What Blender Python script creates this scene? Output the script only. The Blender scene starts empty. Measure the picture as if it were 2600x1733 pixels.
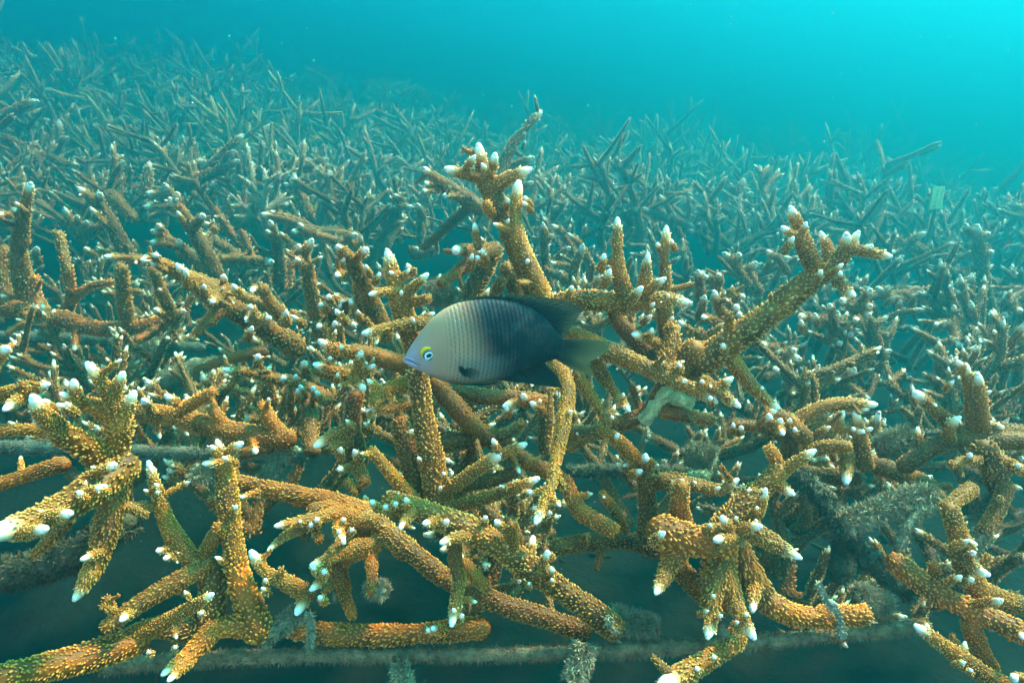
import bpy, math, random
import numpy as np
from mathutils import Vector, Matrix

# ------------------------------------------------------------------ camera, sky, sun, exposure
scene = bpy.context.scene
PITCH = math.radians(20.0)          # the camera looks this far below the horizon
HFOV = math.radians(75.0)
cam_data = bpy.data.cameras.new('camera')
cam_data.sensor_width = 36.0
cam_data.angle = HFOV
cam_data.clip_start = 0.01
cam_data.clip_end = 200.0
cam = bpy.data.objects.new('camera', cam_data)
cam.rotation_euler = (math.pi / 2 - PITCH, 0, 0)
scene.collection.objects.link(cam)
scene.camera = cam

SUN_EL = math.radians(54.0)
SUN_AZ = math.radians(62.0)         # to the right of the viewing direction (+Y), in front of the camera
world = bpy.data.worlds.new('World')
scene.world = world
world.use_nodes = True
wn = world.node_tree
wn.nodes.clear()
sky = wn.nodes.new('ShaderNodeTexSky')
sky.sky_type = 'NISHITA'
sky.sun_disc = False
sky.sun_elevation = SUN_EL
sky.sun_rotation = SUN_AZ
wbg = wn.nodes.new('ShaderNodeBackground')
wbg.inputs['Strength'].default_value = 0.10
wout = wn.nodes.new('ShaderNodeOutputWorld')
wn.links.new(sky.outputs[0], wbg.inputs['Color'])
wn.links.new(wbg.outputs[0], wout.inputs['Surface'])

sun_data = bpy.data.lights.new('sun', 'SUN')
sun_data.energy = 5.0
sun_data.angle = math.radians(7.0)  # spread by the water surface and the suspended silt
sun_data.color = (1.0, 0.86, 0.62)
sun = bpy.data.objects.new('sun', sun_data)
sd = Vector((math.sin(SUN_AZ) * math.cos(SUN_EL), math.cos(SUN_AZ) * math.cos(SUN_EL), math.sin(SUN_EL)))
sun.rotation_euler = sd.to_track_quat('Z', 'Y').to_euler()
sun.location = (1.5, 1.5, 3)
scene.collection.objects.link(sun)

scene.view_settings.view_transform = 'Standard'
scene.view_settings.look = 'None'
scene.view_settings.gamma = 1.0
scene.view_settings.use_curve_mapping = False
scene.view_settings.exposure = 3.65

scene.render.engine = 'CYCLES'
cy = scene.cycles
cy.max_bounces = 6
cy.diffuse_bounces = 2
cy.glossy_bounces = 1
cy.transmission_bounces = 2
cy.volume_bounces = 1
cy.transparent_max_bounces = 8
cy.use_denoising = True
cy.denoiser = 'OPENIMAGEDENOISE'
cy.denoising_input_passes = 'RGB_ALBEDO_NORMAL'
cy.sample_clamp_indirect = 4.0
cy.caustics_reflective = False
cy.caustics_refractive = False

# ------------------------------------------------------------------ helpers
COLL = scene.collection
FPX = 1300.0 / math.tan(HFOV / 2)
CP, SP = math.cos(PITCH), math.sin(PITCH)

def deep(d):
    return d if d < .5 else .5 + (d - .5) * 5.6

def P(px, py, d):
    """a point of the place: d metres in front of the camera along its axis, px/py across the 2600 x 1733 view"""
    x = (px - 1300.0) / FPX * d
    y = -(py - 866.5) / FPX * d
    return np.array((x, d * CP + y * SP, -d * SP + y * CP))

UPV = np.array((0.0, 0.0, 1.0))
TOCAM = np.array((0.0, -CP, SP))

def link(o, parent=None):
    COLL.objects.link(o)
    if parent is not None:
        o.parent = parent
    return o

def tag(o, label=None, category=None, group=None, kind=None):
    if label: o['label'] = label
    if category: o['category'] = category
    if group: o['group'] = group
    if kind: o['kind'] = kind
    return o

def empty(name, loc):
    e = bpy.data.objects.new(name, None)
    e.location = loc
    e.empty_display_size = 0.02
    return link(e)

class Geo:
    """triangles with per-vertex attributes"""
    def __init__(s):
        s.v, s.f, s.a, s.n = [], [], [], 0
    def add(s, v, f, **attr):
        v = np.asarray(v, float); f = np.asarray(f, int)
        if len(v) == 0: return
        s.v.append(v); s.f.append(f + s.n); s.n += len(v)
        s.a.append({k: np.broadcast_to(np.asarray(x, float), (len(v),)) for k, x in attr.items()})
    def merge(s, g):
        for v, f, a in zip(g.v, g.f, g.a):
            base = s.n - 0
            s.v.append(v); s.a.append(a)
        # faces of g are already offset inside g
        if g.f:
            off = s.n
            for f in g.f: s.f.append(f + off)
            s.n += g.n
    def tris(s):
        return sum(len(f) for f in s.f)
    def mesh(s, name, mat, origin=(0, 0, 0), smooth=True):
        me = bpy.data.meshes.new(name)
        if not s.v: return me
        v = np.concatenate(s.v) - np.asarray(origin, float)
        f = np.concatenate(s.f).astype(np.int32)
        me.vertices.add(len(v)); me.vertices.foreach_set('co', v.astype(np.float32).ravel())
        me.loops.add(f.size); me.loops.foreach_set('vertex_index', f.ravel())
        me.polygons.add(len(f)); me.polygons.foreach_set('loop_start', np.arange(0, f.size, 3, dtype=np.int32))
        me.polygons.foreach_set('use_smooth', np.full(len(f), smooth))
        keys = sorted({k for a in s.a for k in a})
        for k in keys:
            at = me.attributes.new(k, 'FLOAT', 'POINT')
            at.data.foreach_set('value', np.concatenate([np.asarray(a.get(k, np.zeros(len(vv))), float) for a, vv in zip(s.a, s.v)]).astype(np.float32))
        if mat is not None: me.materials.append(mat)
        me.update(calc_edges=True)
        return me

def catmull(pts, step):
    pts = np.asarray(pts, float)
    if len(pts) == 2:
        n = max(3, int(np.linalg.norm(pts[1] - pts[0]) / step) + 1)
        t = np.linspace(0, 1, n)[:, None]
        return pts[0] * (1 - t) + pts[1] * t
    ext = np.vstack([2 * pts[0] - pts[1], pts, 2 * pts[-1] - pts[-2]])
    out = []
    for i in range(1, len(ext) - 2):
        p0, p1, p2, p3 = ext[i - 1], ext[i], ext[i + 1], ext[i + 2]
        n = max(2, int(np.linalg.norm(p2 - p1) / step))
        t = np.linspace(0, 1, n, endpoint=False)[:, None]
        out.append(0.5 * (2 * p1 + (p2 - p0) * t + (2 * p0 - 5 * p1 + 4 * p2 - p3) * t ** 2 + (3 * p1 - p0 - 3 * p2 + p3) * t ** 3))
    out.append(pts[-1:])
    return np.vstack(out)

def frames(c):
    T = np.gradient(c, axis=0)
    T /= np.linalg.norm(T, axis=1)[:, None] + 1e-12
    U = np.zeros_like(T)
    a = np.array((0, 0, 1.0)) if abs(T[0, 2]) < 0.9 else np.array((1.0, 0, 0))
    u = np.cross(a, T[0]); u /= np.linalg.norm(u)
    for i in range(len(T)):
        u = u - T[i] * np.dot(u, T[i]); u /= np.linalg.norm(u) + 1e-12
        U[i] = u
    return T, U, np.cross(T, U)

def arclen(c):
    return np.concatenate([[0], np.cumsum(np.linalg.norm(np.diff(c, axis=0), axis=1))])

def tube_arrays(c, r, sides, cap=True, wob=None):
    T, U, V = frames(c)
    n = len(c)
    a = np.linspace(0, 2 * math.pi, sides, endpoint=False)
    rr = np.asarray(r)[:, None] * (np.ones(sides)[None, :] if wob is None else wob)
    v = c[:, None, :] + rr[:, :, None] * (np.cos(a)[None, :, None] * U[:, None, :] + np.sin(a)[None, :, None] * V[:, None, :])
    v = v.reshape(-1, 3)
    i = np.arange(n - 1)[:, None] * sides; j = np.arange(sides)[None, :]; k = (j + 1) % sides
    q = np.stack([i + j, i + k, i + sides + k, i + sides + j], -1).reshape(-1, 4)
    f = np.vstack([q[:, [0, 1, 2]], q[:, [0, 2, 3]]])
    if cap:
        v = np.vstack([v, c[:1] - T[:1] * r[0] * 0.25, c[-1:] + T[-1:] * r[-1] * 0.35])
        j = np.arange(sides); k = (j + 1) % sides
        b, e = n * sides, n * sides + 1
        f = np.vstack([f, np.stack([k, j, np.full(sides, b)], 1),
                       np.stack([(n - 1) * sides + j, (n - 1) * sides + k, np.full(sides, e)], 1)])
    return v, f, T, U, V

# ------------------------------------------------------------------ materials
def new_mat(name):
    m = bpy.data.materials.new(name); m.use_nodes = True
    nt = m.node_tree; nt.nodes.clear()
    out = nt.nodes.new('ShaderNodeOutputMaterial')
    return m, nt, out

class NT:
    def __init__(s, nt): s.nt = nt
    def n(s, t, **kw):
        x = s.nt.nodes.new(t)
        for k, v in kw.items(): setattr(x, k, v)
        return x
    def l(s, a, b): s.nt.links.new(a, b)
    def attr(s, name): return s.n('ShaderNodeAttribute', attribute_name=name).outputs['Fac']
    def math(s, op, a, b=None, clamp=False):
        x = s.n('ShaderNodeMath', operation=op, use_clamp=clamp)
        for i, q in enumerate((a, b)):
            if q is None: continue
            if isinstance(q, (int, float)): x.inputs[i].default_value = q
            else: s.l(q, x.inputs[i])
        return x.outputs[0]
    def mix(s, fac, a, b, mode='MIX'):
        x = s.n('ShaderNodeMix', data_type='RGBA', blend_type=mode)
        for sock, q in ((x.inputs['Factor'], fac), (x.inputs['A'], a), (x.inputs['B'], b)):
            if isinstance(q, (int, float)): sock.default_value = q
            elif isinstance(q, tuple): sock.default_value = (*q, 1.0)
            else: s.l(q, sock)
        return x.outputs['Result']
    def noise(s, scale, detail=3.0, rough=0.55, vec=None, out='Fac'):
        x = s.n('ShaderNodeTexNoise'); x.inputs['Scale'].default_value = scale
        x.inputs['Detail'].default_value = detail; x.inputs['Roughness'].default_value = rough
        if vec is not None: s.l(vec, x.inputs['Vector'])
        return x.outputs[out]
    def ramp(s, fac, stops, interp='LINEAR'):
        x = s.n('ShaderNodeValToRGB'); x.color_ramp.interpolation = interp
        el = x.color_ramp.elements
        while len(el) < len(stops): el.new(0.5)
        for e, (p, c) in zip(el, stops):
            e.position = p; e.color = (*c, 1.0) if len(c) == 3 else c
        s.l(fac, x.inputs[0])
        return x.outputs[0]
    def maprange(s, v, a, b, c=0.0, d=1.0, smooth=False):
        x = s.n('ShaderNodeMapRange'); x.clamp = True
        if smooth: x.interpolation_type = 'SMOOTHSTEP'
        for i, q in zip((1, 2, 3, 4), (a, b, c, d)): x.inputs[i].default_value = q
        s.l(v, x.inputs[0]); return x.outputs[0]
    def bsdf(s, color, rough=0.7, spec=0.3, normal=None, **kw):
        b = s.n('ShaderNodeBsdfPrincipled')
        if isinstance(color, tuple): b.inputs['Base Color'].default_value = (*color, 1.0)
        else: s.l(color, b.inputs['Base Color'])
        if isinstance(rough, (int, float)): b.inputs['Roughness'].default_value = rough
        else: s.l(rough, b.inputs['Roughness'])
        b.inputs['Specular IOR Level'].default_value = spec
        for k, v in kw.items(): b.inputs[k].default_value = v
        if normal is not None: s.l(normal, b.inputs['Normal'])
        return b
    def bump(s, h, strength=0.4, dist=0.002):
        b = s.n('ShaderNodeBump'); b.inputs['Strength'].default_value = strength; b.inputs['Distance'].default_value = dist
        s.l(h, b.inputs['Height']); return b.outputs[0]
    def pos(s): return s.n('ShaderNodeNewGeometry').outputs['Position']

def coral_material():
    m, nt, out = new_mat('staghorn_tissue'); N = NT(nt)
    tip, pol = N.attr('tipness'), N.attr('polyp')
    info = N.n('ShaderNodeObjectInfo')
    pos = N.pos()
    n1 = N.noise(55.0, 3.0, vec=pos)
    n2 = N.noise(400.0, 2.0, vec=pos)
    f = N.math('ADD', N.math('MULTIPLY', tip, 0.55), N.maprange(n1, 0.36, 0.70, 0.0, 0.46), clamp=True)
    body = N.mix(f, (0.085, 0.024, 0.001), (0.58, 0.158, 0.002))
    body = N.mix(1.0, body, info.outputs['Color'], 'MULTIPLY')
    body = N.mix(N.maprange(n2, 0.4, 0.75, 0.0, 0.35), body, (0.09, 0.045, 0.010))
    nub = N.mix(N.math('ADD', N.math('MULTIPLY', tip, 0.8), 0.15, clamp=True), (0.76, 0.28, 0.020), (0.96, 0.62, 0.19))
    nub = N.mix(0.6, nub, N.mix(1.0, nub, info.outputs['Color'], 'MULTIPLY'))
    col = N.mix(N.math('MULTIPLY', N.math('POWER', pol, 1.8), 0.92), body, nub)
    col = N.mix(N.maprange(tip, 0.60, 0.90, 0.0, 0.85, True), col, (0.93, 0.70, 0.36))
    col = N.mix(N.maprange(tip, 0.84, 1.0, 0.0, 1.0, True), col, (0.93, 0.91, 0.86))
    b = N.bsdf(col, 0.62, 0.25, N.bump(n2, 0.35, 0.0008))
    nt.links.new(b.outputs[0], out.inputs['Surface'])
    return m

def simple_mat(name, c1, c2, scale=60.0, rough=0.8, bump=0.4, dist=0.001, spec=0.2):
    m, nt, out = new_mat(name); N = NT(nt)
    n1 = N.noise(scale, 4.0, vec=N.pos()); n2 = N.noise(scale * 7, 3.0, vec=N.pos())
    col = N.mix(N.maprange(n1, 0.3, 0.7), c1, c2)
    b = N.bsdf(col, rough, spec, N.bump(n2, bump, dist))
    nt.links.new(b.outputs[0], out.inputs['Surface'])
    return m

M_CORAL = coral_material()
M_TIP = simple_mat('growing_tip', (0.93, 0.92, 0.88), (0.84, 0.80, 0.68), 300.0, 0.5, 0.15, 0.0004, 0.3)
M_ALGAE = simple_mat('turf_algae', (0.36, 0.27, 0.14), (0.20, 0.15, 0.075), 120.0, 0.9, 0.5, 0.001, 0.1)
M_FILM = simple_mat('algae_film', (0.17, 0.13, 0.075), (0.07, 0.06, 0.035), 70.0, 0.95, 0.8, 0.0015, 0.1)
M_DEAD = simple_mat('overgrown_skeleton', (0.34, 0.30, 0.16), (0.17, 0.15, 0.08), 90.0, 0.95, 0.7, 0.0015, 0.1)
M_SPONGE = simple_mat('yellow_sponge', (0.66, 0.58, 0.27), (0.46, 0.40, 0.15), 160.0, 0.85, 0.9, 0.0015, 0.2)
M_DARK = simple_mat('dark_turf', (0.10, 0.07, 0.035), (0.04, 0.03, 0.015), 70.0, 0.95, 0.8, 0.0015, 0.1)
M_RUST = simple_mat('red_crust', (0.42, 0.10, 0.03), (0.22, 0.06, 0.02), 200.0, 0.9, 0.4, 0.0005, 0.1)
M_TIE = simple_mat('silted_plastic', (0.24, 0.21, 0.14), (0.12, 0.11, 0.07), 150.0, 0.8, 0.5, 0.0006, 0.2)
M_SEABED = simple_mat('seabed_silt', (0.012, 0.013, 0.007), (0.005, 0.006, 0.0035), 9.0, 0.95, 0.6, 0.01, 0.1)

# ------------------------------------------------------------------ staghorn branches
def branch_geo(pts, r0, r1, seed, blunt=False, pxsize=None, sides=None, polyp=True, lod=0, tip_obj=True, age=1.0, pale=1.0, cone=False):
    """body, polyps and white tip of one branch; pts base -> tip, radii in metres"""
    rng = np.random.default_rng(seed)
    rm = 0.5 * (r0 + r1)
    pts = [np.asarray(p, float) for p in pts]
    if lod == 0:                                       # run the ends on into what they grow from
        u = pts[0] - pts[1]; pts[0] = pts[0] + u / np.linalg.norm(u) * r0 * 0.9
        if blunt:
            u = pts[-1] - pts[-2]; pts[-1] = pts[-1] + u / np.linalg.norm(u) * r1 * 0.5
    c = catmull(pts, rm * (0.9, 1.8, 4.0)[lod])
    s = arclen(c); L = s[-1]
    if lod == 0:                                       # finer rings where the ends round off
        e = np.array((0.08, 0.25, 0.5, 0.85))
        keep = s[(s > r0 * 1.05) & (s < L - r1 * 1.05)]
        s2 = np.unique(np.concatenate([[0], e * r0, keep, L - e * r1, [L]]))
        s2 = s2[(s2 >= 0) & (s2 <= L)]
        c = np.stack([np.interp(s2, s, c[:, q]) for q in range(3)], 1); s = s2
    n = len(c)
    # slight crookedness
    if n > 4:
        ph = rng.uniform(0, 6.28, 3); amp = rm * 0.12
        w = np.stack([np.sin(s / (rm * 5.3) + ph[0]), np.sin(s / (rm * 6.7) + ph[1]), np.sin(s / (rm * 4.9) + ph[2])], 1)
        c = c + w * amp * np.minimum(1, s / (rm * 2))[:, None]
    x = s / L
    r = r0 + (r1 - r0) * x ** 1.15
    r = r * (1 + 0.07 * np.sin(s / (rm * 2.3) + rng.uniform(0, 6)) + 0.05 * np.sin(s / (rm * 1.1) + rng.uniform(0, 6)))
    dist = L - s
    if blunt:
        k = np.clip(dist / max(r1, 1e-6), 0, 1)
        r = r * np.maximum(0.15, np.sqrt(np.clip(1 - (1 - k) ** 2, 0, 1)))
    else:
        k = np.clip(dist / max(2 * r1, 1e-6), 0, 1)
        r = r * (np.sqrt(np.clip(1 - (1 - k) ** 2, 0, 1)) * 0.45 + 0.55)
    k = np.clip(s / max(r0, 1e-6), 0, 1)
    if lod == 0:
        r = r * np.maximum(0.15, np.sqrt(np.clip(1 - (1 - k) ** 2, 0, 1)))
    tipn = np.exp(-dist / (4.6 * rm)) if not blunt else 0.30 * np.exp(-dist / (2.0 * rm))
    sides = sides or (11 if lod == 0 else 6)
    wob = 1 + rng.normal(0, 0.025, (n, sides))
    v, f, T, U, V = tube_arrays(c, r, sides, True, wob)
    body = Geo()
    body.add(v, f, tipness=np.concatenate([np.repeat(tipn, sides), [0, tipn[-1]]]), polyp=0.0)
    pg = Geo()
    if polyp:
        sp = max(rng.uniform(.30, .37) * rm, (pxsize or 0) * 1.0)
        sp = min(sp, rm * 0.9)
        rows = max(2, int(L / (sp * 0.87)))
        S, A = [], []
        for i in range(rows):
            si = (i + 0.5) / rows * L
            if L - si < r1 * (2.0 if not blunt else 0.2): continue
            ri = np.interp(si, s, r)
            m = max(4, int(2 * math.pi * ri / sp))
            S.append(si + rng.normal(0, sp * 0.26, m)); A.append((np.arange(m) + 0.5 * (i % 2) + rng.normal(0, 0.26, m)) / m * 2 * math.pi)
        if S:
            S = np.clip(np.concatenate(S), 0, L); A = np.concatenate(A)
            itp = lambda arr: np.stack([np.interp(S, s, arr[:, q]) for q in range(3)], 1)
            C, TT, UU, VV = itp(c), itp(T), itp(U), itp(V)
            R = np.interp(S, s, r); tp = np.interp(S, s, tipn)
            nn = np.cos(A)[:, None] * UU + np.sin(A)[:, None] * VV
            al = rng.uniform(0.65, 1.05, len(S)) + 0.1 * tp
            dr = nn * np.cos(al)[:, None] + TT * np.sin(al)[:, None] + rng.normal(0, 0.10, (len(S), 3))
            dr /= np.linalg.norm(dr, axis=1)[:, None]
            big = rng.uniform(0.6, 1.25, len(S)) * (1 + 0.45 * (rng.random(len(S)) < 0.08))
            q = sp * 0.27 * big
            h = sp * (0.82 + 0.25 * tp) * big * age
            ns = 4
            a = np.linspace(0, 2 * math.pi, ns, endpoint=False)
            e1 = np.cross(dr, TT + 1e-3); e1 /= np.linalg.norm(e1, axis=1)[:, None] + 1e-9
            e2 = np.cross(dr, e1)
            ring = np.cos(a)[None, :, None] * e1[:, None, :] + np.sin(a)[None, :, None] * e2[:, None, :]
            base = (C + nn * (R * 0.96)[:, None])[:, None, :]
            rA = base + ring * (q * 1.25)[:, None, None]
            rB = base + ring * (q * 0.80)[:, None, None] + (dr * (h * 0.72)[:, None])[:, None, :]
            ap = base + (dr * h[:, None])[:, None, :]
            j = np.arange(ns); kk = (j + 1) % ns
            if cone or lod:
                vv = np.concatenate([rA * 0.6 + rB * 0.4, ap], 1); m = ns + 1
                tf = np.stack([j, kk, np.full(ns, ns)], 1)
                pv = np.concatenate([np.full(ns, 0.35), [1.0]])
            else:
                vv = np.concatenate([rA, rB, ap], 1); m = 2 * ns + 1
                tf = np.vstack([np.stack([j, kk, ns + kk], 1), np.stack([j, ns + kk, ns + j], 1), np.stack([ns + j, ns + kk, np.full(ns, 2 * ns)], 1)])
                pv = np.concatenate([np.full(ns, 0.05), np.full(ns, 0.8), [1.0]])
            ff = (np.arange(len(S)) * m)[:, None, None] + tf[None]
            pg.add(vv.reshape(-1, 3), ff.reshape(-1, 3), tipness=np.repeat(tp, m), polyp=np.tile(pv, len(S)))
    tg = Geo()
    if not blunt:
        rt = r[-1] * 1.06
        d = T[-1]
        ss = np.array((-3.0, -1.5, 0.0, 0.45, 0.80, 0.95)) * rt
        pr = np.array((0.95, 1.05, 1.08, 1.0, 0.72, 0.30)) * rt
        cc = c[-1][None] + ss[:, None] * d[None]
        sd_n = (8, 5, 4)[lod]
        if lod == 2: ss, pr, cc = ss[[0, 2, 4]], pr[[0, 2, 4]], cc[[0, 2, 4]]
        tv, tf_, *_ = tube_arrays(cc, pr, sd_n, True)
        tw = np.array((0.70, 0.80, 0.90, 0.97, 1.0, 1.0)) * (pale if lod == 0 else 0.78)
        if lod == 2: tw = tw[[0, 2, 4]]
        tg.add(tv, tf_, tipness=np.concatenate([np.repeat(tw, sd_n), [0.8, 1.0]]), polyp=0.0)
    return body, pg, tg

def fuzz_geo(c, r, n, length, seed, droop=0.0, width=0.0006, spread=0.6, ang=None):
    """soft filaments of turf algae standing on a tube"""
    rng = np.random.default_rng(seed)
    T, U, V = frames(c); s = arclen(c)
    S = rng.uniform(0, s[-1], n); A = rng.uniform(0, 2 * math.pi, n) if ang is None else rng.normal(ang[0], ang[1], n)
    itp = lambda arr: np.stack([np.interp(S, s, arr[:, q]) for q in range(3)], 1)
    C, UU, VV = itp(c), itp(U), itp(V); R = np.interp(S, s, r)
    nn = np.cos(A)[:, None] * UU + np.sin(A)[:, None] * VV
    d1 = nn + rng.normal(0, spread, (n, 3)); d1 /= np.linalg.norm(d1, axis=1)[:, None]
    d2 = d1 + rng.normal(0, 0.5, (n, 3)) + np.array((0, 0, -droop)); d2 /= np.linalg.norm(d2, axis=1)[:, None]
    Ln = length * rng.uniform(0.35, 1.3, n)[:, None]
    side = np.cross(d1, rng.normal(0, 1, (n, 3))); side /= np.linalg.norm(side, axis=1)[:, None]
    w = width * rng.uniform(0.6, 1.5, n)[:, None]
    b = C + nn * (R * 0.95)[:, None]
    m = b + d1 * Ln * 0.5; e = m + d2 * Ln * 0.5
    v = np.stack([b - side * w, b + side * w, m - side * w * 0.7, m + side * w * 0.7, e], 1)
    tf = np.array([[0, 1, 3], [0, 3, 2], [2, 3, 4]])
    f = (np.arange(n) * 5)[:, None, None] + tf[None]
    g = Geo(); g.add(v.reshape(-1, 3), f.reshape(-1, 3)); return g

TINT = {'n': (1.0, 1.0, 1.0), 'g': (1.35, 1.35, 1.0), 'o': (1.45, 1.15, 0.7), 'd': (0.72, 0.72, 0.8), 'y': (1.25, 1.35, 1.7), 't': (1.05, 1.15, 1.6), 'p': (1.4, 1.9, 5.0), 'f': (2.6, 5.5, 45.0), 'q': (1.8, 3.2, 20.0)}  # p, q and f pale the distant corals, adding haze through their colour
CROP = {'A': (0, 300), 'B': (850, 300), 'C': (1700, 300), 'D': (0, 850), 'E': (850, 850), 'F': (1700, 850), 'G': (0, 1133), 'H': (850, 1133), 'I': (1700, 1133)}
CS = 900.0 / 2352.0
TRI = [0]
_seed = [100]

def colony(label, text, group=None):
    """a coral colony: every line of text is one branch
       'view kind width0 width1 depth0 depth1 : x,y x,y ...'   base -> tip
       or  'view nub width depth : x,y x,y ...'                short white-tipped branchlets"""
    items = []
    for line in text.strip().splitlines():
        line = line.strip()
        if not line or line.startswith('#'): continue
        hd, pt = line.split(':'); hd = hd.split()
        ox, oy = CROP[hd[0]]
        q = [tuple(map(float, p.split(','))) for p in pt.split()]
        q = [(ox + a * CS, oy + b * CS) for a, b in q]
        if hd[1] == 'nub':
            w = float(hd[2]) * CS * 0.70; d = deep(float(hd[3]))
            for (a, b) in q:
                _seed[0] += 1; rng = random.Random(_seed[0])
                r = w / 2 * d / FPX
                tip = P(a, b, d - r * 2.2)
                dirv = UPV * rng.uniform(0.5, 1.0) + TOCAM * rng.uniform(0.4, 0.9) + np.array((rng.uniform(-.7, .7), 0, 0))
                dirv /= np.linalg.norm(dirv)
                items.append(([tip - dirv * r * 6.0, tip - dirv * r * 3.0, tip], r * 1.35, r * 0.85, False, 'n', d))
        else:
            k = hd[1]; w0, w1, d0, d1 = map(float, hd[2:6]); d0, d1 = deep(d0), deep(d1)
            m = len(q)
            pts = [P(a, b, d0 + (d1 - d0) * i / (m - 1)) for i, (a, b) in enumerate(q)]
            items.append((pts, w0 * CS / 2 * d0 / FPX * 0.86, w1 * CS / 2 * d1 / FPX * 0.80, k[0] == 'b', k[1] if len(k) > 1 else 'n', 0.5 * (d0 + d1)))
    # small side twigs, as staghorn puts out along its branches
    for it in list(items):
        pts, r0, r1, blunt, tint, d = it
        if d > 1.8 or len(pts) < 3: continue
        c = catmull(pts, r0 * 0.7); L = arclen(c)[-1]; rm = 0.5 * (r0 + r1)
        rng = random.Random(int(d * 1e4) + len(items) * 17 + int(abs(pts[0][0]) * 1e5))
        for q in range(int(L / (rm * rng.uniform(5, 10)))):
            i = rng.randint(len(c) // 6, len(c) - 2)
            t_ = c[i + 1] - c[max(0, i - 1)]; t_ /= np.linalg.norm(t_) + 1e-9
            v = np.array((rng.gauss(0, 1), rng.gauss(-.2, 1), rng.gauss(.35, .8))); v -= t_ * np.dot(v, t_); v /= np.linalg.norm(v) + 1e-9
            dv = v * 0.85 + t_ * rng.uniform(.1, .6); dv /= np.linalg.norm(dv)
            ln = rm * rng.uniform(2.2, 4.6); rr = rm * rng.uniform(.36, .55)
            items.append(([c[i], c[i] + dv * ln * .5, c[i] + dv * ln], rr * 1.1, rr * .62, rng.random() < .5, tint, d))
    base = min((it[0][0] for it in items), key=lambda p: p[2])
    root = empty('staghorn_coral', base)
    tag(root, label, 'coral', group)
    for pts, r0, r1, blunt, tint, d in items:
        _seed[0] += 1
        body, pg, tg = branch_geo(pts, r0, r1, _seed[0], blunt, (6.2 if d < .475 else 7.8) * d / FPX, cone=d > .475, pale=random.Random(_seed[0]).uniform(.88, 1.0) if d < .75 else .80)
        body_o = link(bpy.data.objects.new('branch', body.mesh('branch', M_CORAL, base)), root)
        rng = random.Random(_seed[0] * 7)
        v = rng.uniform(0.85, 1.15)
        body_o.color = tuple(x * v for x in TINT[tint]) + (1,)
        TRI[0] += body.tris() + pg.tris() + tg.tris()
        if pg.v:
            po = tag(link(bpy.data.objects.new('polyps', pg.mesh('polyps', M_CORAL, base)), body_o), kind='stuff')
            po.color = body_o.color
        if tg.v:
            link(bpy.data.objects.new('tip', tg.mesh('tip', M_CORAL, base)), body_o).color = body_o.color
    return root

# where a coral of the field stands, told by what can be found near it in the picture
ORD = 'nearest,second nearest,third nearest,fourth nearest,fifth nearest,sixth nearest,seventh nearest,eighth nearest,ninth nearest,tenth nearest,eleventh nearest,twelfth nearest,thirteenth nearest,fourteenth nearest,fifteenth nearest,sixteenth nearest,seventeenth nearest,eighteenth nearest'.split(',')
SPOTS = [(180, 'by the left edge'), (420, 'past the tall left spire'), (640, 'above the bright yellow forked branch'), (850, 'past the long lit-ridged branch'),
         (1050, 'left of the white-tipped crown'), (1230, 'straight behind the white-tipped crown'), (1420, 'right of the white-tipped crown'), (1600, 'behind the two white spires'),
         (1800, 'right of the tall spire'), (2000, 'left of the splayed crown'), (2200, 'behind the splayed crown'), (2400, 'below the yellow tag'), (99999, 'by the right edge')]
PLACED = {}
def place_later(o, kind):
    PLACED.setdefault(kind, []).append(o)
def label_placed():
    for kind, objs in PLACED.items():
        bins = {}
        for o in objs:
            x, y, z = o.location
            d = y * CP - (z + .15) * SP
            px = 1300 + x / d * FPX
            w = next(t for lim, t in SPOTS if px < lim)
            bins.setdefault(w, []).append((y, o))
        for w, lst in bins.items():
            lst.sort(key=lambda t: t[0])
            for i, (y, o) in enumerate(lst):
                o['label'] = f'{kind} {w}, {ORD[min(i, len(ORD) - 1)]} of its kind there'

# ------------------------------------------------------------------ the seabed
def reef_z(x, y):
    """height of the feet of the corals: the reef climbs to the left and falls away to the right"""
    x = np.asarray(x, float); y = np.asarray(y, float)
    far = np.clip((y - 1.2) / 3.4, 0, 1)
    return -0.36 - 0.45 * np.clip((y - 1.2) / 2.9, 0, 1) + far * (-0.115 * x) + 0.11 * np.sin(0.65 * x + 1.0) * np.sin(0.5 * y) * far

def seabed():
    nx, ny = 150, 150
    xs = np.linspace(-1, 1, nx); xs = np.sign(xs) * np.abs(xs) ** 1.5 * 60
    ys = np.linspace(0, 1, ny) ** 2.2 * 110 - 4
    X, Y = np.meshgrid(xs, ys)
    rng = np.random.default_rng(5)
    cl = np.clip(Y, 0, 22)
    Z = reef_z(np.clip(X, -17, 17), cl) - 0.36 + 0.05 * np.sin(3.1 * X + 0.5 * Y) * np.sin(2.7 * Y + 1) + 0.02 * np.sin(9 * X) * np.sin(11 * Y + X) + rng.normal(0, 0.006, X.shape)
    v = np.stack([X, Y, Z], -1).reshape(-1, 3)
    i = np.arange(ny - 1)[:, None] * nx; j = np.arange(nx - 1)[None]
    q = np.stack([i + j, i + j + 1, i + nx + j + 1, i + nx + j], -1).reshape(-1, 4)
    g = Geo(); g.add(v, np.vstack([q[:, [0, 1, 2]], q[:, [0, 2, 3]]]))
    tag(link(bpy.data.objects.new('seabed', g.mesh('seabed', M_SEABED))), kind='structure')
seabed()

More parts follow.
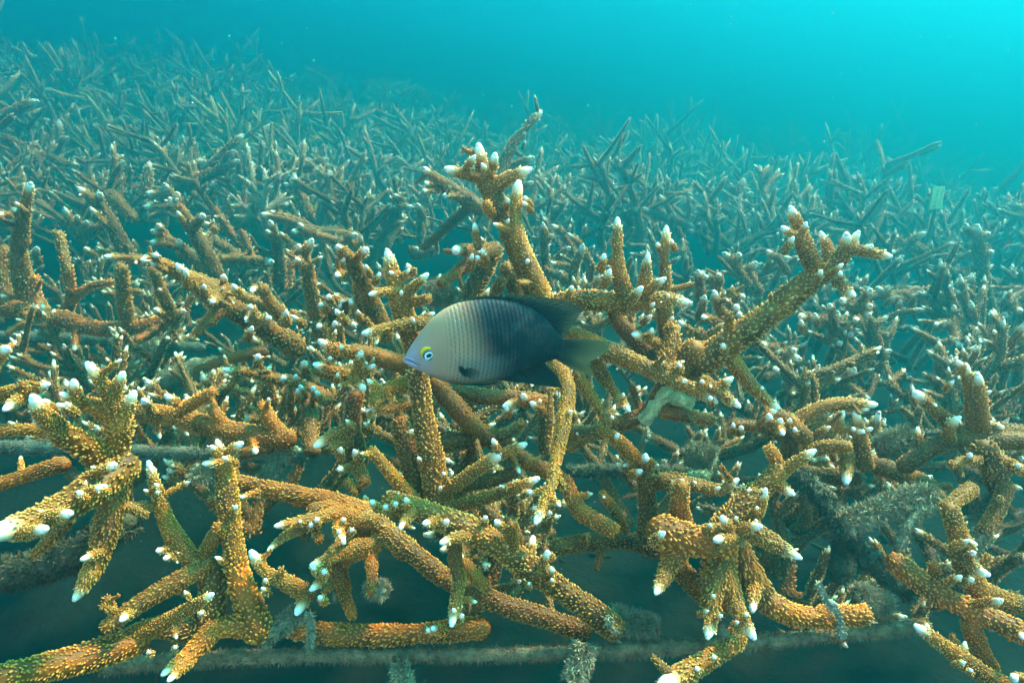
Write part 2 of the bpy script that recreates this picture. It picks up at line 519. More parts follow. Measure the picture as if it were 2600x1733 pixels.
# ------------------------------------------------------------------ corals further off
def grow(seed, scale=1.0, stems=7, height=0.24):
    """lists of branches (one list per stem): points, r0, r1, blunt"""
    rng = random.Random(seed)
    out = []
    for k in range(stems):
        az = rng.uniform(0, 6.283); lean = rng.uniform(0.35, 1.45) if seed < 2000 else rng.uniform(0.55, 1.6)
        L = height * rng.uniform(0.55, 1.15); r = (0.0088 if seed < 2000 else 0.0138) * rng.uniform(0.75, 1.2)
        p = np.array((rng.uniform(-.05, .05), rng.uniform(-.05, .05), 0.0))
        d = np.array((math.cos(az) * math.sin(lean), math.sin(az) * math.sin(lean), math.cos(lean)))
        pts = [p]; n = 4
        for i in range(n):
            d = d + np.array((rng.gauss(0, .24), rng.gauss(0, .24), rng.gauss(0.12, .16))); d /= np.linalg.norm(d)
            p = p + d * L / n; pts.append(p)
        stem = [(pts, r, r * 0.52, rng.random() < 0.2)]
        for b in range(rng.randint(2, 5)):
            t = rng.uniform(0.35, 0.95); i = min(n - 1, int(t * n)); q = pts[i] + (pts[i + 1] - pts[i]) * (t * n - i)
            sd_ = np.array((rng.gauss(0, 1), rng.gauss(0, 1), rng.gauss(0.25, 0.8))); sd_ -= d * np.dot(sd_, d) * 0.7; sd_ /= np.linalg.norm(sd_)
            bd = sd_ * 0.85 + d * 0.55; bd /= np.linalg.norm(bd)
            bl = L * rng.uniform(0.15, 0.5)
            stem.append(([q, q + bd * bl * 0.5 + np.array((0, 0, bl * 0.03)), q + bd * bl + np.array((0, 0, bl * 0.12))], r * 0.72, r * 0.42, rng.random() < 0.15))
            if bl > 0.06 and rng.random() < 0.7:
                q2 = q + bd * bl * 0.6
                d2 = bd + np.array((rng.gauss(0, .7), rng.gauss(0, .7), rng.gauss(.2, .6))); d2 /= np.linalg.norm(d2)
                stem.append(([q2, q2 + d2 * bl * 0.22, q2 + d2 * bl * 0.42], r * 0.55, r * 0.36, False))
        e = pts[-1]
        for b in range(rng.randint(1, 4)):
            sd_ = np.array((rng.gauss(0, 1), rng.gauss(0, 1), rng.gauss(0.4, 0.6))); sd_ /= np.linalg.norm(sd_)
            q = pts[-2] + (e - pts[-2]) * rng.uniform(0.1, 0.8)
            bd = sd_ * 0.8 + d * 0.6; bd /= np.linalg.norm(bd)
            stem.append(([q, q + bd * 0.014, q + bd * 0.028 * rng.uniform(0.8, 1.3)], r * 0.6, r * 0.34, False))
        out.append(stem)
    return out

def stem_mesh(stem, seed, lod):
    g = Geo(); t = Geo()
    for i, (pts, r0, r1, bl) in enumerate(stem):
        b, p, tg = branch_geo(pts, r0, r1, seed * 31 + i, bl, pxsize=(0.0050 if lod == 1 else None), sides=(7 if lod == 1 else 4), polyp=(lod == 1), lod=lod)
        g.merge(b); g.merge(p)
        if lod == 1: t.merge(tg)
        else: g.merge(tg)
    return g, t

MID = []
for k in range(7):
    st = grow(900 + k, stems=6, height=0.26)
    ms = []
    for i, s_ in enumerate(st):
        g, t = stem_mesh(s_, 900 * k + i, 1)
        TRI[0] += g.tris() + t.tris()
        ms.append((g.mesh('branch', M_CORAL), t.mesh('tips', M_CORAL) if t.v else None))
    MID.append(ms)
FAR, FARGEO = [], []
for k in range(10):
    st = grow(2000 + k, stems=5, height=0.30)
    g = Geo()
    for i, s_ in enumerate(st):
        a, _ = stem_mesh(s_, 3000 * k + i, 2); g.merge(a)
    FARGEO.append((np.concatenate(g.v), np.concatenate(g.f), np.concatenate([a['tipness'] for a in g.a])))
    FAR.append(g.mesh('staghorn_coral', M_CORAL)); TRI[0] += g.tris()

rngf = random.Random(77)
def in_view(x, y): return abs(x) < 0.80 * y + 0.25
FIELD = []
y = 2.7
while y < 21.0:
    step = 0.37 + 0.060 * (y - 2.7)
    x = -0.80 * y - 0.2
    while x < 0.80 * y + 0.2:
        FIELD.append((x + rngf.uniform(-.5, .5) * step, y + rngf.uniform(-.5, .5) * step * 0.9))
        x += step
    y += step * 0.8
FIELD.sort(key=lambda p: p[1])
n_mid, n_far, rest = 0, 0, []
for (x, y) in FIELD:
    z = float(reef_z(x, y)); rz = rngf.uniform(0, 6.283); sc = 1.4 * min(2.3, 0.95 + 0.24 * (y / 1.4 - 1.5)) * rngf.uniform(0.7, 1.2) * (1.0 + 0.10 * max(0, -x / y))
    tint = rngf.choice(['y', 'p', 'p', 'q'] if y < 4.6 else ['q', 'f', 'f']); v = rngf.uniform(0.8, 1.15)  # extra haze is put into the colour: paler tints further off
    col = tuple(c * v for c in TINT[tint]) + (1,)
    if y < 4.6:
        ms = rngf.choice(MID)
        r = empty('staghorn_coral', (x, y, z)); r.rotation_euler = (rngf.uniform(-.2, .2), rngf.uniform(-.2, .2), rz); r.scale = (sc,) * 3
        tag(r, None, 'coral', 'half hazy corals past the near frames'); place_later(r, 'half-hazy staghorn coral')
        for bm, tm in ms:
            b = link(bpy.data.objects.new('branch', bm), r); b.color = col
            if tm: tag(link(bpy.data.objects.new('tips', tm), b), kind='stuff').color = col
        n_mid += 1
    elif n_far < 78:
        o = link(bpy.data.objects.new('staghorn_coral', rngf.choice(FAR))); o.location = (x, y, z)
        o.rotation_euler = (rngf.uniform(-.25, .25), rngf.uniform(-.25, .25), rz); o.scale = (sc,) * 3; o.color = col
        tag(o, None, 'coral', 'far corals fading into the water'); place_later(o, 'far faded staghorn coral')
        n_far += 1
    else:
        rest.append((x, y, z, rz, sc))
g = Geo()
for (x, y, z, rz, sc) in rest:
    v, f, t = rngf.choice(FARGEO)
    c, s = math.cos(rz), math.sin(rz)
    R = np.array(((c, -s, 0), (s, c, 0), (0, 0, 1.0))) * sc
    g.add(v @ R.T + np.array((x, y, z)), f, tipness=t, polyp=0.0)
FAR_HAZE_TINT = tuple(c for c in TINT['f']) + (1,)  # pale tint adds to the haze over the thicket
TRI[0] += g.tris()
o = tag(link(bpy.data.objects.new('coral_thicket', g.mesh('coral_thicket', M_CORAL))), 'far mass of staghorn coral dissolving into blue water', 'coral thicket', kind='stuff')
o.color = FAR_HAZE_TINT
print('FIELD mid', n_mid, 'far', n_far, 'rest', len(rest), 'tris', TRI[0])

# ------------------------------------------------------------------ the near corals, colony by colony
colony('stout brown staghorn coral standing directly under the damselfish\'s head', '''
E bd 190 160 .455 .455: 700,1100 630,760 575,480 540,230
E w 115 85 .45 .435: 690,1090 900,930 1100,790
E w 62 50 .437 .43: 1095,800 1070,745 1048,700
E w 75 55 .437 .43: 1095,800 1180,755 1268,720
E w 105 70 .445 .43: 760,1150 1000,1080 1200,1010 1345,950
E w 60 45 .435 .425: 1230,1010 1260,1035 1290,1050
E bg 110 75 .45 .44: 540,1100 390,940 235,765
E nub 44 .448: 512,632 552,815 700,1010
E bd 150 120 .47 .49: 680,330 800,470 960,640 1150,750 1320,870
E bd 140 110 .48 .49: 690,740 800,700 960,680 1130,660
E b 90 50 .475 .48: 1110,670 1200,620 1250,580
E bd 190 150 .465 .47: 560,1060 480,760 420,560
E bd 130 110 .50 .49: 760,1130 870,880 950,700
E b 120 80 .47 .455: 640,1090 500,1170 330,1190
E bd 130 90 .49 .48: 700,1060 860,1000 1060,960 1200,900
E bd 110 90 .50 .50: 860,700 900,560 860,420
''')
colony('bright golden branch hanging toward the camera below the fish\'s tail', '''
E wg 135 62 .45 .365: 1380,120 1490,230 1550,370 1515,570 1465,800 1425,1020 1338,1245
E nub 46 .385: 1432,1180 1330,1140 1300,1030
E bg 85 65 .46 .45: 1600,270 1700,400 1815,590
E w 105 42 .47 .44: 1740,200 1850,370 1950,505
''')  # light on the hanging branch is put into its brighter golden tint
colony('dull yellow branch bending down to a broken white end beside the hanging golden branch', '''
E bo 130 110 .49 .47: 1260,830 1420,900 1550,1000
E bo 115 120 .47 .45: 1530,970 1600,1150 1700,1220 1860,1300
E bd 130 120 .49 .46: 2150,1420 1950,1370 1700,1380 1450,1420
E b 70 60 .47 .46: 1930,1290 1860,1170 1775,1050
''')
colony('long golden branch running from behind the fish\'s tail to a forked white tip', '''
B bg 110 130 .47 .455: 1500,1395 1640,1450 1780,1520 1900,1580
E w 150 70 .455 .44: 1800,110 1960,170 2100,230 2250,300 2420,370 2530,440
F w 70 56 .44 .435: 290,360 340,335 415,285
F w 95 56 .44 .432: 230,305 340,380 462,475
E nub 52 .445: 2280,190 2155,165 2330,300
F nub 46 .435: 270,415 210,300
F bg 120 80 .465 .455: 430,190 540,330 650,440
F w 80 60 .455 .45: 600,390 660,445 715,485
F nub 42 .455: 612,348 700,440
''')
colony('upright many-tipped brown staghorn coral to the left of the fish\'s mouth', '''
B b 160 150 .475 .46: 560,1640 500,1420 430,1180
B w 150 66 .46 .455: 430,1180 385,1020 352,885
B w 75 52 .457 .445: 420,1150 330,1155 232,1170
B w 80 56 .457 .45: 470,1170 540,1110 615,1040
B nub 46 .455: 300,1030 366,1020 490,1005 480,970 440,1150
B b 80 70 .46 .455: 520,1220 580,1210 625,1200
B w 110 62 .458 .44: 640,1365 480,1370 330,1395 190,1425
B nub 44 .45: 520,1330 600,1390
''')
colony('tall thick staghorn coral with a white-tipped crown rising above the fish', '''
B b 180 170 .50 .50: 1380,1300 1300,1080 1220,880 1120,660
B b 170 180 .50 .50: 1130,680 1060,540 1000,400
B w 120 75 .50 .49: 1000,420 975,300 958,185
B w 80 58 .495 .485: 1030,380 1050,310 1062,245
B w 110 62 .497 .485: 980,400 870,375 742,340
B w 125 68 .497 .49: 1020,480 1140,400 1296,340
B nub 60 .487: 976,305 930,250
B bg 70 70 .49 .48: 1050,640 1010,590 1020,570
B wg 150 85 .492 .485: 1420,1240 1300,1000 1215,800 1195,610 1212,430
B nub 44 .485: 1155,675 1262,520 1150,540 1250,560
B bd 170 140 .52 .52: 860,1260 990,1020 1080,860
B w 110 78 .52 .49: 1060,870 950,880 792,880
B nub 56 .49: 975,878 942,918 915,910
B w 75 48 .50 .50: 950,850 938,780 928,708
B b 110 70 .51 .49: 990,900 860,990 700,1090
B b 130 110 .52 .51: 1250,1260 1180,1080 1150,1000
B b 100 90 .515 .51: 1050,1220 1080,1130 1100,1080
''')
colony('horizontal golden staghorn coral with two tall white spires to the right of the fish', '''
B bg 120 175 .47 .47: 1420,1230 1560,1200 1740,1210 1900,1230
B w 170 60 .47 .46: 1880,1240 2050,1210 2200,1195 2352,1220
B w 130 54 .465 .46: 1940,1190 1890,1050 1872,870 1872,672
B w 115 54 .463 .455: 2050,1170 2062,1040 2080,905
B w 75 56 .46 .45: 2060,1170 2120,1110 2185,1068
B nub 60 .458: 1788,912 1826,1010
B nub 74 .452: 2035,1125
B nub 42 .46: 1570,1120 2120,1230 2210,1170
B bd 130 110 .49 .48: 2130,1620 2000,1490 1880,1340 1850,1250
B w 80 60 .48 .465: 2160,1510 2080,1460 1985,1430
B nub 54 .465: 2105,1395
''')
colony('tall straight staghorn spire just right of the two white spires', '''
B w 145 56 .50 .49: 2240,1640 2195,1300 2200,1100 2190,900 2196,722
B nub 44 .49: 2235,810 2140,830 2100,1310
''')
colony('big dark slanting staghorn branch with a splayed white-tipped crown at right', '''
E b 150 190 .49 .47: 2150,420 2260,250 2400,90
C b 205 190 .475 .465: 200,1640 350,1530 520,1410 760,1220
C b 190 180 .465 .46: 740,1240 920,1090 1060,980
C b 140 100 .462 .455: 980,1040 920,900 870,740
C w 100 62 .455 .45: 880,760 840,680 803,598
C w 75 58 .455 .445: 890,820 830,780 750,722
C nub 56 .447: 822,792 905,700
C w 95 58 .46 .455: 1050,960 1045,860 1000,762
C b 165 120 .46 .455: 1040,1000 1140,930 1190,850
C w 110 66 .455 .45: 1180,870 1220,810 1253,755
C w 85 72 .455 .447: 1170,860 1170,820 1170,775
C w 90 58 .452 .445: 1180,860 1320,885 1466,916
C w 62 50 .45 .445: 1270,880 1310,860 1342,845
C w 85 55 .455 .44: 1110,1090 1160,1130 1222,1183
C nub 50 .45: 1148,970 1130,1020 1010,1010
C nub 58 .46: 355,1500
F b 140 130 .485 .475: 150,330 200,180 230,60
F b 130 110 .47 .48: -60,230 20,60 10,-60
''')
colony('thick near branch with many white nubs slanting down to a sawn end on the bar', '''
H bd 175 205 .405 .395: 1850,1215 1620,1040 1400,870 1230,760
H b 205 175 .395 .39: 1240,770 1050,640 880,550 700,470
H b 180 150 .392 .40: 720,480 520,400 340,350
H nub 62 .388: 245,365 470,345
H nub 52 .388: 405,378 330,395 1000,465 1440,812 1412,700
H nub 62 .382: 750,490 1070,495
H nub 40 .388: 1160,655 1288,905 1442,880
H w 80 52 .39 .375: 520,440 470,490 436,540
H w 80 56 .388 .37: 700,480 650,495 595,508
H w 85 58 .385 .37: 880,590 800,600 708,632
H w 75 55 .39 .385: 1370,790 1395,740 1412,695
H bd 110 90 .40 .395: 800,560 800,750 830,900
H w 115 66 .397 .38: 830,880 815,1000 778,1180
H nub 52 .383: 786,1078 850,1120
H bg 80 95 .405 .40: 850,770 920,850 1010,940
H bd 160 140 .42 .41: 1640,1220 1400,1130 1150,1060 900,960
H bd 140 160 .415 .42: 930,970 720,860 520,700 330,560
H b 90 100 .40 .41: 1150,500 1190,580 1200,640
''')
colony('spreading brown staghorn coral with paired tips left of the nubby near branch', '''
H bd 160 150 .42 .425: 480,690 330,540 180,440
G bo 150 120 .425 .43: 2420,440 2200,370 1900,310 1590,245
G bo 130 90 .42 .41: 2400,470 2250,450 2120,470
G w 95 46 .412 .395: 2180,455 2000,495 1832,528
G w 75 46 .412 .395: 2060,520 1900,590 1782,688
G nub 50 .405: 2065,515 2100,480 2335,550 2250,560
G b 130 100 .42 .40: 2500,640 2320,680 2190,740
G w 100 60 .40 .39: 2210,730 2120,770 2065,780
G w 80 60 .40 .39: 2170,760 2150,870 2068,948
G nub 56 .39: 2150,825 2118,998 2075,800
H bo 110 50 .42 .40: 230,660 245,800 240,980
H bo 150 60 .43 .41: 10,780 50,920 70,1010 120,1130
H w 120 80 .42 .415: 250,480 130,480 0,540
H nub 44 .41: 120,560 60,480
H bo 150 90 .43 .415: 260,500 110,430 -40,400 -160,420
H wo 110 60 .42 .40: 60,440 20,540 60,640
H bo 120 90 .435 .43: 200,560 120,680 60,790
H bo 110 60 .43 .41: -60,420 -120,520 -100,620
''')
colony('upright brown staghorn column with a cluster of white tips beside a lone finger', '''
G bo 240 160 .40 .40: 1720,1210 1640,980 1560,760
G b 165 135 .40 .40: 1570,790 1530,540 1500,280 1480,60
G w 85 56 .40 .395: 1480,100 1460,30 1438,-38
G w 95 56 .40 .39: 1500,110 1440,110 1350,118
G w 80 60 .40 .395: 1500,60 1550,10 1600,-25
G nub 52 .392: 1480,75 1400,0 1570,395
G bo 70 80 .40 .39: 1540,590 1480,560 1440,530
''')
colony('lone tapering brown finger with a white tip near the lower left', '''
G w 170 58 .405 .385: 1400,830 1250,720 1120,540 1050,340 988,112
G w 55 44 .40 .385: 1190,680 1120,685 1045,690
G w 50 44 .40 .385: 1220,700 1160,720 1095,738
G nub 42 .387: 960,290 1045,300 1030,250
G b 130 100 .405 .40: 1320,790 1370,690 1425,580
G bd 220 190 .40 .405: 1360,1260 1410,1020 1420,800
G b 150 110 .40 .37: 1380,780 1180,890 930,1040 690,1210
G w 70 55 .378 .365: 900,1080 850,1110 800,1150
G b 60 70 .385 .38: 800,1130 740,1080 705,1000
G nub 50 .395: 1435,735 1150,935
''')
colony('golden staghorn branch sprawling along the bar at the lower left corner', '''
G b 210 130 .40 .385: 1300,1240 1050,1200 860,1280
G b 140 100 .385 .38: 860,1270 1060,1190 1230,1090
G w 105 56 .38 .37: 1220,1100 1310,1040 1405,975
G bo 230 200 .385 .33: 900,1280 560,1390 240,1470 -60,1560
G bo 170 150 .40 .395: 1750,1230 1560,1190 1380,1230
G bo 160 110 .395 .375: 1420,1210 1300,1340 1180,1440
G w 90 52 .378 .365: 1220,1400 1150,1460 1075,1512
G w 90 52 .378 .362: 1250,1430 1190,1490 1125,1550
G nub 44 .365: 1160,1330 1330,1100 985,1360
G w 130 72 .405 .385: 2050,980 1900,900 1760,830 1660,700
G nub 48 .39: 1760,885 1740,940 1700,780
G w 100 70 .405 .395: 2030,970 2010,1040 1975,1100
''')
colony('smooth orange-brown branch lying along the bar at the bottom', '''
H bo 150 150 .408 .41: 980,1205 740,1228 500,1240 240,1240 -60,1228 -300,1200
''')
colony('large blurred staghorn coral with fat white tips crowding the left edge', '''
D b 230 170 .345 .335: 720,960 760,760 800,560
D w 140 74 .335 .33: 800,600 850,480 892,378
D w 150 76 .335 .32: 800,580 740,430 680,320 588,195
D w 90 68 .33 .325: 760,420 785,330 815,255
D b 140 110 .335 .325: 760,540 620,460 500,430
D w 90 66 .325 .315: 540,440 500,380 488,305
D w 70 56 .325 .315: 560,450 480,420 405,392
D b 250 150 .34 .315: 720,840 560,720 380,620
D w 150 92 .315 .30: 400,640 290,540 212,408
D nub 56 .31: 300,430 440,455 385,460 230,570
D b 260 240 .34 .31: 820,880 620,1010 360,1160
D w 240 160 .31 .28: 380,1150 180,1240 -80,1330
D w 80 64 .325 .315: 560,950 660,910 768,862
D w 90 68 .315 .305: 460,1090 570,1050 695,1008
D w 105 82 .30 .29: 280,1220 360,1205 465,1185
D w 110 92 .29 .28: 90,1320 190,1310 305,1278
D nub 60 .30: 640,1010 250,1170 520,1040
D b 170 130 .345 .345: 800,840 780,980 740,1150
G b 200 130 .345 .335: 770,300 680,640 590,850
G w 140 70 .335 .33: 600,830 550,930 490,1020
G w 70 60 .335 .325: 660,700 610,720 545,745
D bo 120 90 .35 .345: 420,860 280,900 -60,1010
G bo 110 50 .34 .33: 430,520 330,620 215,735
D b 100 90 .335 .325: 420,600 230,625 -40,640
''')
colony('cream-tipped staghorn sprig poking in at the left edge above the blurred coral', '''
D b 110 90 .34 .335: -80,420 20,400 110,370
D w 80 60 .335 .33: 90,380 200,370 322,322
D w 100 74 .335 .32: 150,400 100,440 28,490
D w 110 74 .34 .325: -90,250 -20,160 50,88
D b 70 60 .335 .33: 110,370 140,350 150,325
''')
colony('bright yellow forked staghorn branch lying along the bar at left', '''
D bo 130 150 .52 .50: 900,520 1150,540 1350,600
D bo 150 160 .50 .50: 1330,590 1560,650 1760,680 1930,690
D bo 100 70 .50 .495: 1230,480 1330,430 1418,375
D bo 90 80 .50 .50: 1180,520 1250,470 1300,440
D bo 115 85 .50 .495: 1870,660 1800,570 1745,465
D bo 110 110 .505 .505: 1900,720 1740,750 1600,790
D bo 90 70 .50 .495: 1480,600 1440,540 1390,490
D w 80 60 .51 .505: 1010,520 985,470 955,430
D nub 70 .50: 1100,405
''')
colony('low staghorn thicket with crossing tips left of the fish', '''
D b 90 70 .56 .56: 1750,120 1520,165 1290,235
D w 100 52 .55 .53: 2060,350 1850,300 1680,250 1490,228
D w 80 52 .545 .535: 1725,260 1715,200 1708,140
D w 85 52 .54 .53: 2060,330 2030,270 2016,185
D w 75 54 .54 .525: 2000,330 1940,305 1875,290
D nub 54 .525: 1965,270 1975,365 1990,340 2100,375 2080,350
D b 110 95 .56 .555: 1790,470 1780,400 1775,300
D b 60 50 .555 .55: 1935,530 1930,450 1935,370
D b 140 115 .52 .53: 2070,760 2060,580 2040,400
D b 130 115 .53 .53: 2160,420 2060,370 1990,340
''')
colony('golden staghorn coral with a three-pronged tip close to the fish\'s chin', '''
E b 150 110 .49 .48: 480,200 300,150 100,110
E w 100 60 .48 .46: 120,115 -20,85 -100,40
E b 90 80 .48 .47: -60,260 40,270 120,290
E w 75 52 .47 .46: 120,290 150,200 172,112
E w 65 50 .47 .46: 150,280 200,245 262,205
E w 75 56 .47 .455: 110,280 150,320 195,352
E w 80 60 .48 .465: 100,270 0,235 -130,200
E bg 120 110 .48 .46: 480,330 380,350 280,400
E b 90 70 .462 .455: 290,390 260,430 300,450
E w 75 52 .475 .46: 480,460 350,490 212,502
E nub 40 .46: 40,70 -30,150 20,255 75,565 195,585
E bd 150 130 .48 .48: 150,850 110,620 140,400
E w 110 70 .47 .455: 110,620 0,650 -130,735
E b 100 70 .47 .455: 90,700 40,730 -20,760
E w 60 50 .465 .45: 90,880 60,890 30,890
E nub 60 .455: 200,960 40,750 130,770
E b 100 85 .465 .45: 150,860 180,920 200,980
E bg 60 45 .455 .445: 80,970 105,1010 130,1050
''')
colony('dark horizontal coral stub with pale crusted ends under the fish\'s belly', '''
E bd 120 100 .50 .50: 820,380 1000,420 1180,420 1390,440
E w 90 60 .495 .48: 1380,440 1270,430 1130,470
E nub 66 .485: 1250,398 1140,475 1300,450
E bd 110 100 .51 .51: 1390,750 1400,560 1400,350
''')
colony('brown staghorn coral with crusted pale nubs beside the yellow sponge', '''
E bd 150 130 .47 .47: 2080,1330 2080,1120 2060,900
E b 130 72 .47 .45: 2070,900 1960,790 1860,690 1760,630
E nub 62 .455: 2065,815 2035,900 2190,960 1880,660
E w 70 60 .465 .455: 2060,880 2060,850 2065,800
E by 70 50 .50 .49: 1560,750 1660,700 1775,645
E b 130 110 .50 .49: 1560,640 1760,640 1900,570
E b 130 110 .49 .485: 1830,620 2000,530 2180,410
F b 120 100 .48 .475: -60,490 100,530 290,560
E b 120 90 .465 .455: 2080,1000 2200,960 2330,960
F w 110 60 .45 .44: -40,960 200,1000 350,1030 455,965
F nub 44 .44: 80,960 160,970 330,1010 20,970
E nub 50 .455: 2215,955 2230,1000
''')
colony('large orange staghorn coral with splayed white tips standing on the bar at lower right', '''
I bo 300 260 .42 .40: 340,980 320,760 330,600
I b 220 170 .40 .41: 280,650 430,470 590,300
I b 160 140 .41 .41: 580,310 680,210 740,140
I bo 110 80 .41 .41: 740,170 710,90 655,5
I w 110 58 .41 .40: 720,190 830,110 962,22
I w 95 62 .41 .395: 700,220 760,270 822,312
I w 110 62 .40 .385: 520,520 590,420 640,280
I b 120 110 .395 .39: 430,600 330,560 230,560
I w 85 62 .39 .375: 430,570 390,530 345,465
I w 90 66 .39 .375: 430,560 500,540 600,528
I w 95 70 .385 .37: 440,610 380,615 300,618
I nub 40 .385: 270,520 440,470 570,490 580,400
I w 190 52 .40 .385: 500,540 640,620 760,690 862,745
I b 190 140 .40 .385: 340,800 300,950 280,1080
I w 140 60 .388 .375: 285,1050 270,1160 248,1268
I b 180 130 .40 .39: 360,790 410,930 450,1060
I w 130 62 .39 .375: 445,1040 490,1140 562,1272
I nub 40 .378: 255,1090 345,1120 295,990 455,1160 510,1110
I b 210 170 .415 .415: 430,650 560,880 680,1040
I bo 170 160 .415 .415: 650,1030 820,1110 1040,1125
I bo 165 130 .415 .41: 1020,1125 1180,1115 1325,1105
I bo 240 220 .41 .40: -60,560 120,620 320,640
H bo 180 120 .41 .40: 2330,600 2250,740 2180,860
H w 120 64 .40 .385: 2200,840 2160,910 2130,975
H nub 70 .395: 2185,575
I bd 170 150 .43 .42: 330,1080 200,960 60,800
I bo 150 120 .42 .415: 60,780 20,640 40,500
I bo 70 60 .43 .43: 100,330 105,310 100,285
I b 150 140 .43 .42: 90,560 60,400 80,260
''')
colony('brown coral stub with white polyps leaving the bottom edge right of centre', '''
I w 150 150 .40 .36: 440,1260 330,1370 150,1480 -40,1590
I nub 50 .37: 290,1392 180,1470 60,1530 -20,1560
''')
colony('fallen slender coral pointing up-left in the lower right corner', '''
I w 170 72 .40 .385: 2300,1640 2060,1500 1860,1350 1640,1190
I bo 130 120 .41 .41: 2140,1480 2060,1320 1990,1150
I w 120 80 .39 .37: 2430,1600 2360,1560 2290,1530
I nub 40 .38: 2000,1480 1960,1430
''')
colony('long yellow-brown branch sloping to the right edge with a brown arm above it', '''
I bo 140 170 .43 .41: 1500,760 1750,950 2020,1090
I bo 175 160 .41 .40: 2000,1080 2200,1160 2450,1280
I bo 80 70 .425 .42: 1720,900 1760,840 1740,780
I w 60 50 .40 .39: 2320,1230 2335,1240 2345,1265
I by 150 130 .43 .42: 2420,1080 2200,1020 2040,930
I by 140 140 .42 .415: 2060,950 1950,780 1920,600 1850,400
I w 90 70 .41 .40: 1980,770 2030,820 2110,855
I w 70 60 .415 .405: 1960,600 1990,640 2030,650
I nub 56 .405: 1990,620 2020,700 2010,880 1930,860
I b 120 100 .44 .42: 2000,280 1900,350 1830,410
''')
colony('golden hanging branchlets with a bare grey end below the dark arch at right', '''
F b 110 100 .46 .45: 2230,1000 2160,1170 2080,1310
F bd 160 150 .47 .465: 2180,1010 2150,880 2080,720
F bg 120 80 .47 .46: 2140,800 2240,850 2352,900
F bg 70 60 .46 .455: 2050,830 1950,830 1860,860
F nub 54 .455: 1990,790 2320,860
''')
colony('dark arching branch with upright tan fingers at the right edge', '''
F bd 120 140 .50 .49: 1560,870 1700,780 1880,700 2100,690
F bd 140 130 .49 .48: 2080,690 2250,700 2450,700
F w 110 62 .49 .48: 2080,640 2070,480 2050,260
F w 110 60 .495 .485: 2030,660 2010,490 1985,330 1968,195
F w 60 50 .49 .48: 1975,280 1940,230 1910,180
F w 120 74 .50 .48: 1880,620 1760,500 1630,380
F w 100 60 .49 .48: 1850,690 1855,610 1922,548
F w 70 46 .49 .485: 2080,610 2140,590 2212,612
F nub 42 .487: 1880,310 1620,390 2045,250 2130,575
F by 150 130 .50 .49: 2320,660 2250,650 2160,640
''')
colony('knot of pale crusted coral where three brown arms meet at centre right', '''
F b 130 120 .49 .49: 900,680 780,560 650,510
F nub 70 .485: 660,530 740,560
F nub 50 .485: 800,560 830,620 700,500
F wg 60 50 .485 .47: 720,590 735,620 755,655
F b 110 80 .50 .49: 740,660 580,610 420,590
F nub 52 .487: 425,590 480,610
F w 125 66 .50 .49: 780,620 920,520 1060,460 1200,450 1362,460
F w 70 50 .495 .49: 1180,450 1250,470 1310,490
F w 120 60 .50 .49: 850,680 1000,630 1140,620 1292,640
F w 75 58 .495 .49: 1100,610 1115,570 1148,510
F w 130 72 .50 .49: 1300,860 1270,730 1250,620 1228,508
F nub 46 .487: 1060,608 1220,620
F bg 100 110 .49 .47: 900,780 1050,740 1200,745
F w 100 76 .50 .485: 1190,790 1180,880 1175,975
F b 120 170 .51 .48: 1230,830 1480,900 1680,990 1780,1110
F bd 150 130 .52 .50: 760,900 820,740 800,620
F bd 110 120 .53 .51: 800,880 1000,930 1240,960
''')
colony('tan staghorn coral with a starry fork of tips behind the slanting dark branch', '''
F b 110 90 .62 .61: 820,180 950,250 1100,310
F w 90 58 .61 .60: 1090,360 1170,300 1232,222
F w 80 46 .61 .60: 1150,330 1230,370 1322,430
F w 90 50 .64 .62: 1000,300 1130,220 1300,150 1460,108
F by 90 80 .63 .62: 940,400 1000,420 1100,370
F w 80 56 .60 .59: 560,60 700,110 860,160
F w 60 50 .60 .59: 760,120 800,105 832,100
F w 80 54 .60 .59: 760,110 690,85 610,62
F w 70 56 .60 .585: 760,180 730,200 700,232
F nub 40 .59: 735,105 915,265
''')
colony('branching staghorn cluster with upturned cream tips below the splayed crown', '''
C b 110 100 .62 .61: 1380,1560 1330,1400 1260,1260
C w 80 52 .61 .60: 1240,1280 1190,1240 1135,1205
C w 70 50 .61 .60: 1270,1230 1300,1180 1332,1140
C w 70 50 .61 .60: 1250,1250 1290,1245 1335,1243
C w 70 52 .61 .60: 1240,1300 1280,1300 1330,1300
C w 70 50 .61 .595: 1280,1340 1260,1340 1230,1340
C w 60 50 .62 .60: 1160,1400 1090,1340 1060,1240
C w 90 50 .62 .60: 1120,1380 1000,1330 860,1310
C nub 56 .60: 965,1300 870,1345
C w 60 46 .62 .605: 1160,1390 1180,1420 1205,1440
C w 60 46 .62 .605: 1040,1470 1080,1480 1135,1498
C b 120 100 .64 .63: 1250,1640 1120,1480 1080,1380
''')
colony('small staghorn cluster with bright upright tips between the spires and the dark branch', '''
C b 100 90 .54 .53: 420,1480 390,1400 370,1330
C w 90 58 .53 .525: 370,1350 330,1260 300,1148
C w 60 52 .53 .52: 390,1360 420,1310 442,1245
C w 60 48 .53 .52: 410,1380 450,1340 465,1295
C w 60 48 .53 .52: 360,1370 290,1340 218,1318
C nub 66 .515: 380,1365
C w 60 50 .53 .525: 420,1390 450,1385 480,1385
C w 90 52 .56 .55: 350,1540 200,1460 60,1350
C b 120 110 .54 .53: 240,1560 230,1480 200,1430
C b 80 60 .58 .57: 420,1290 420,1230 400,1150
C w 60 46 .58 .57: 410,1220 440,1190 488,1185
''')
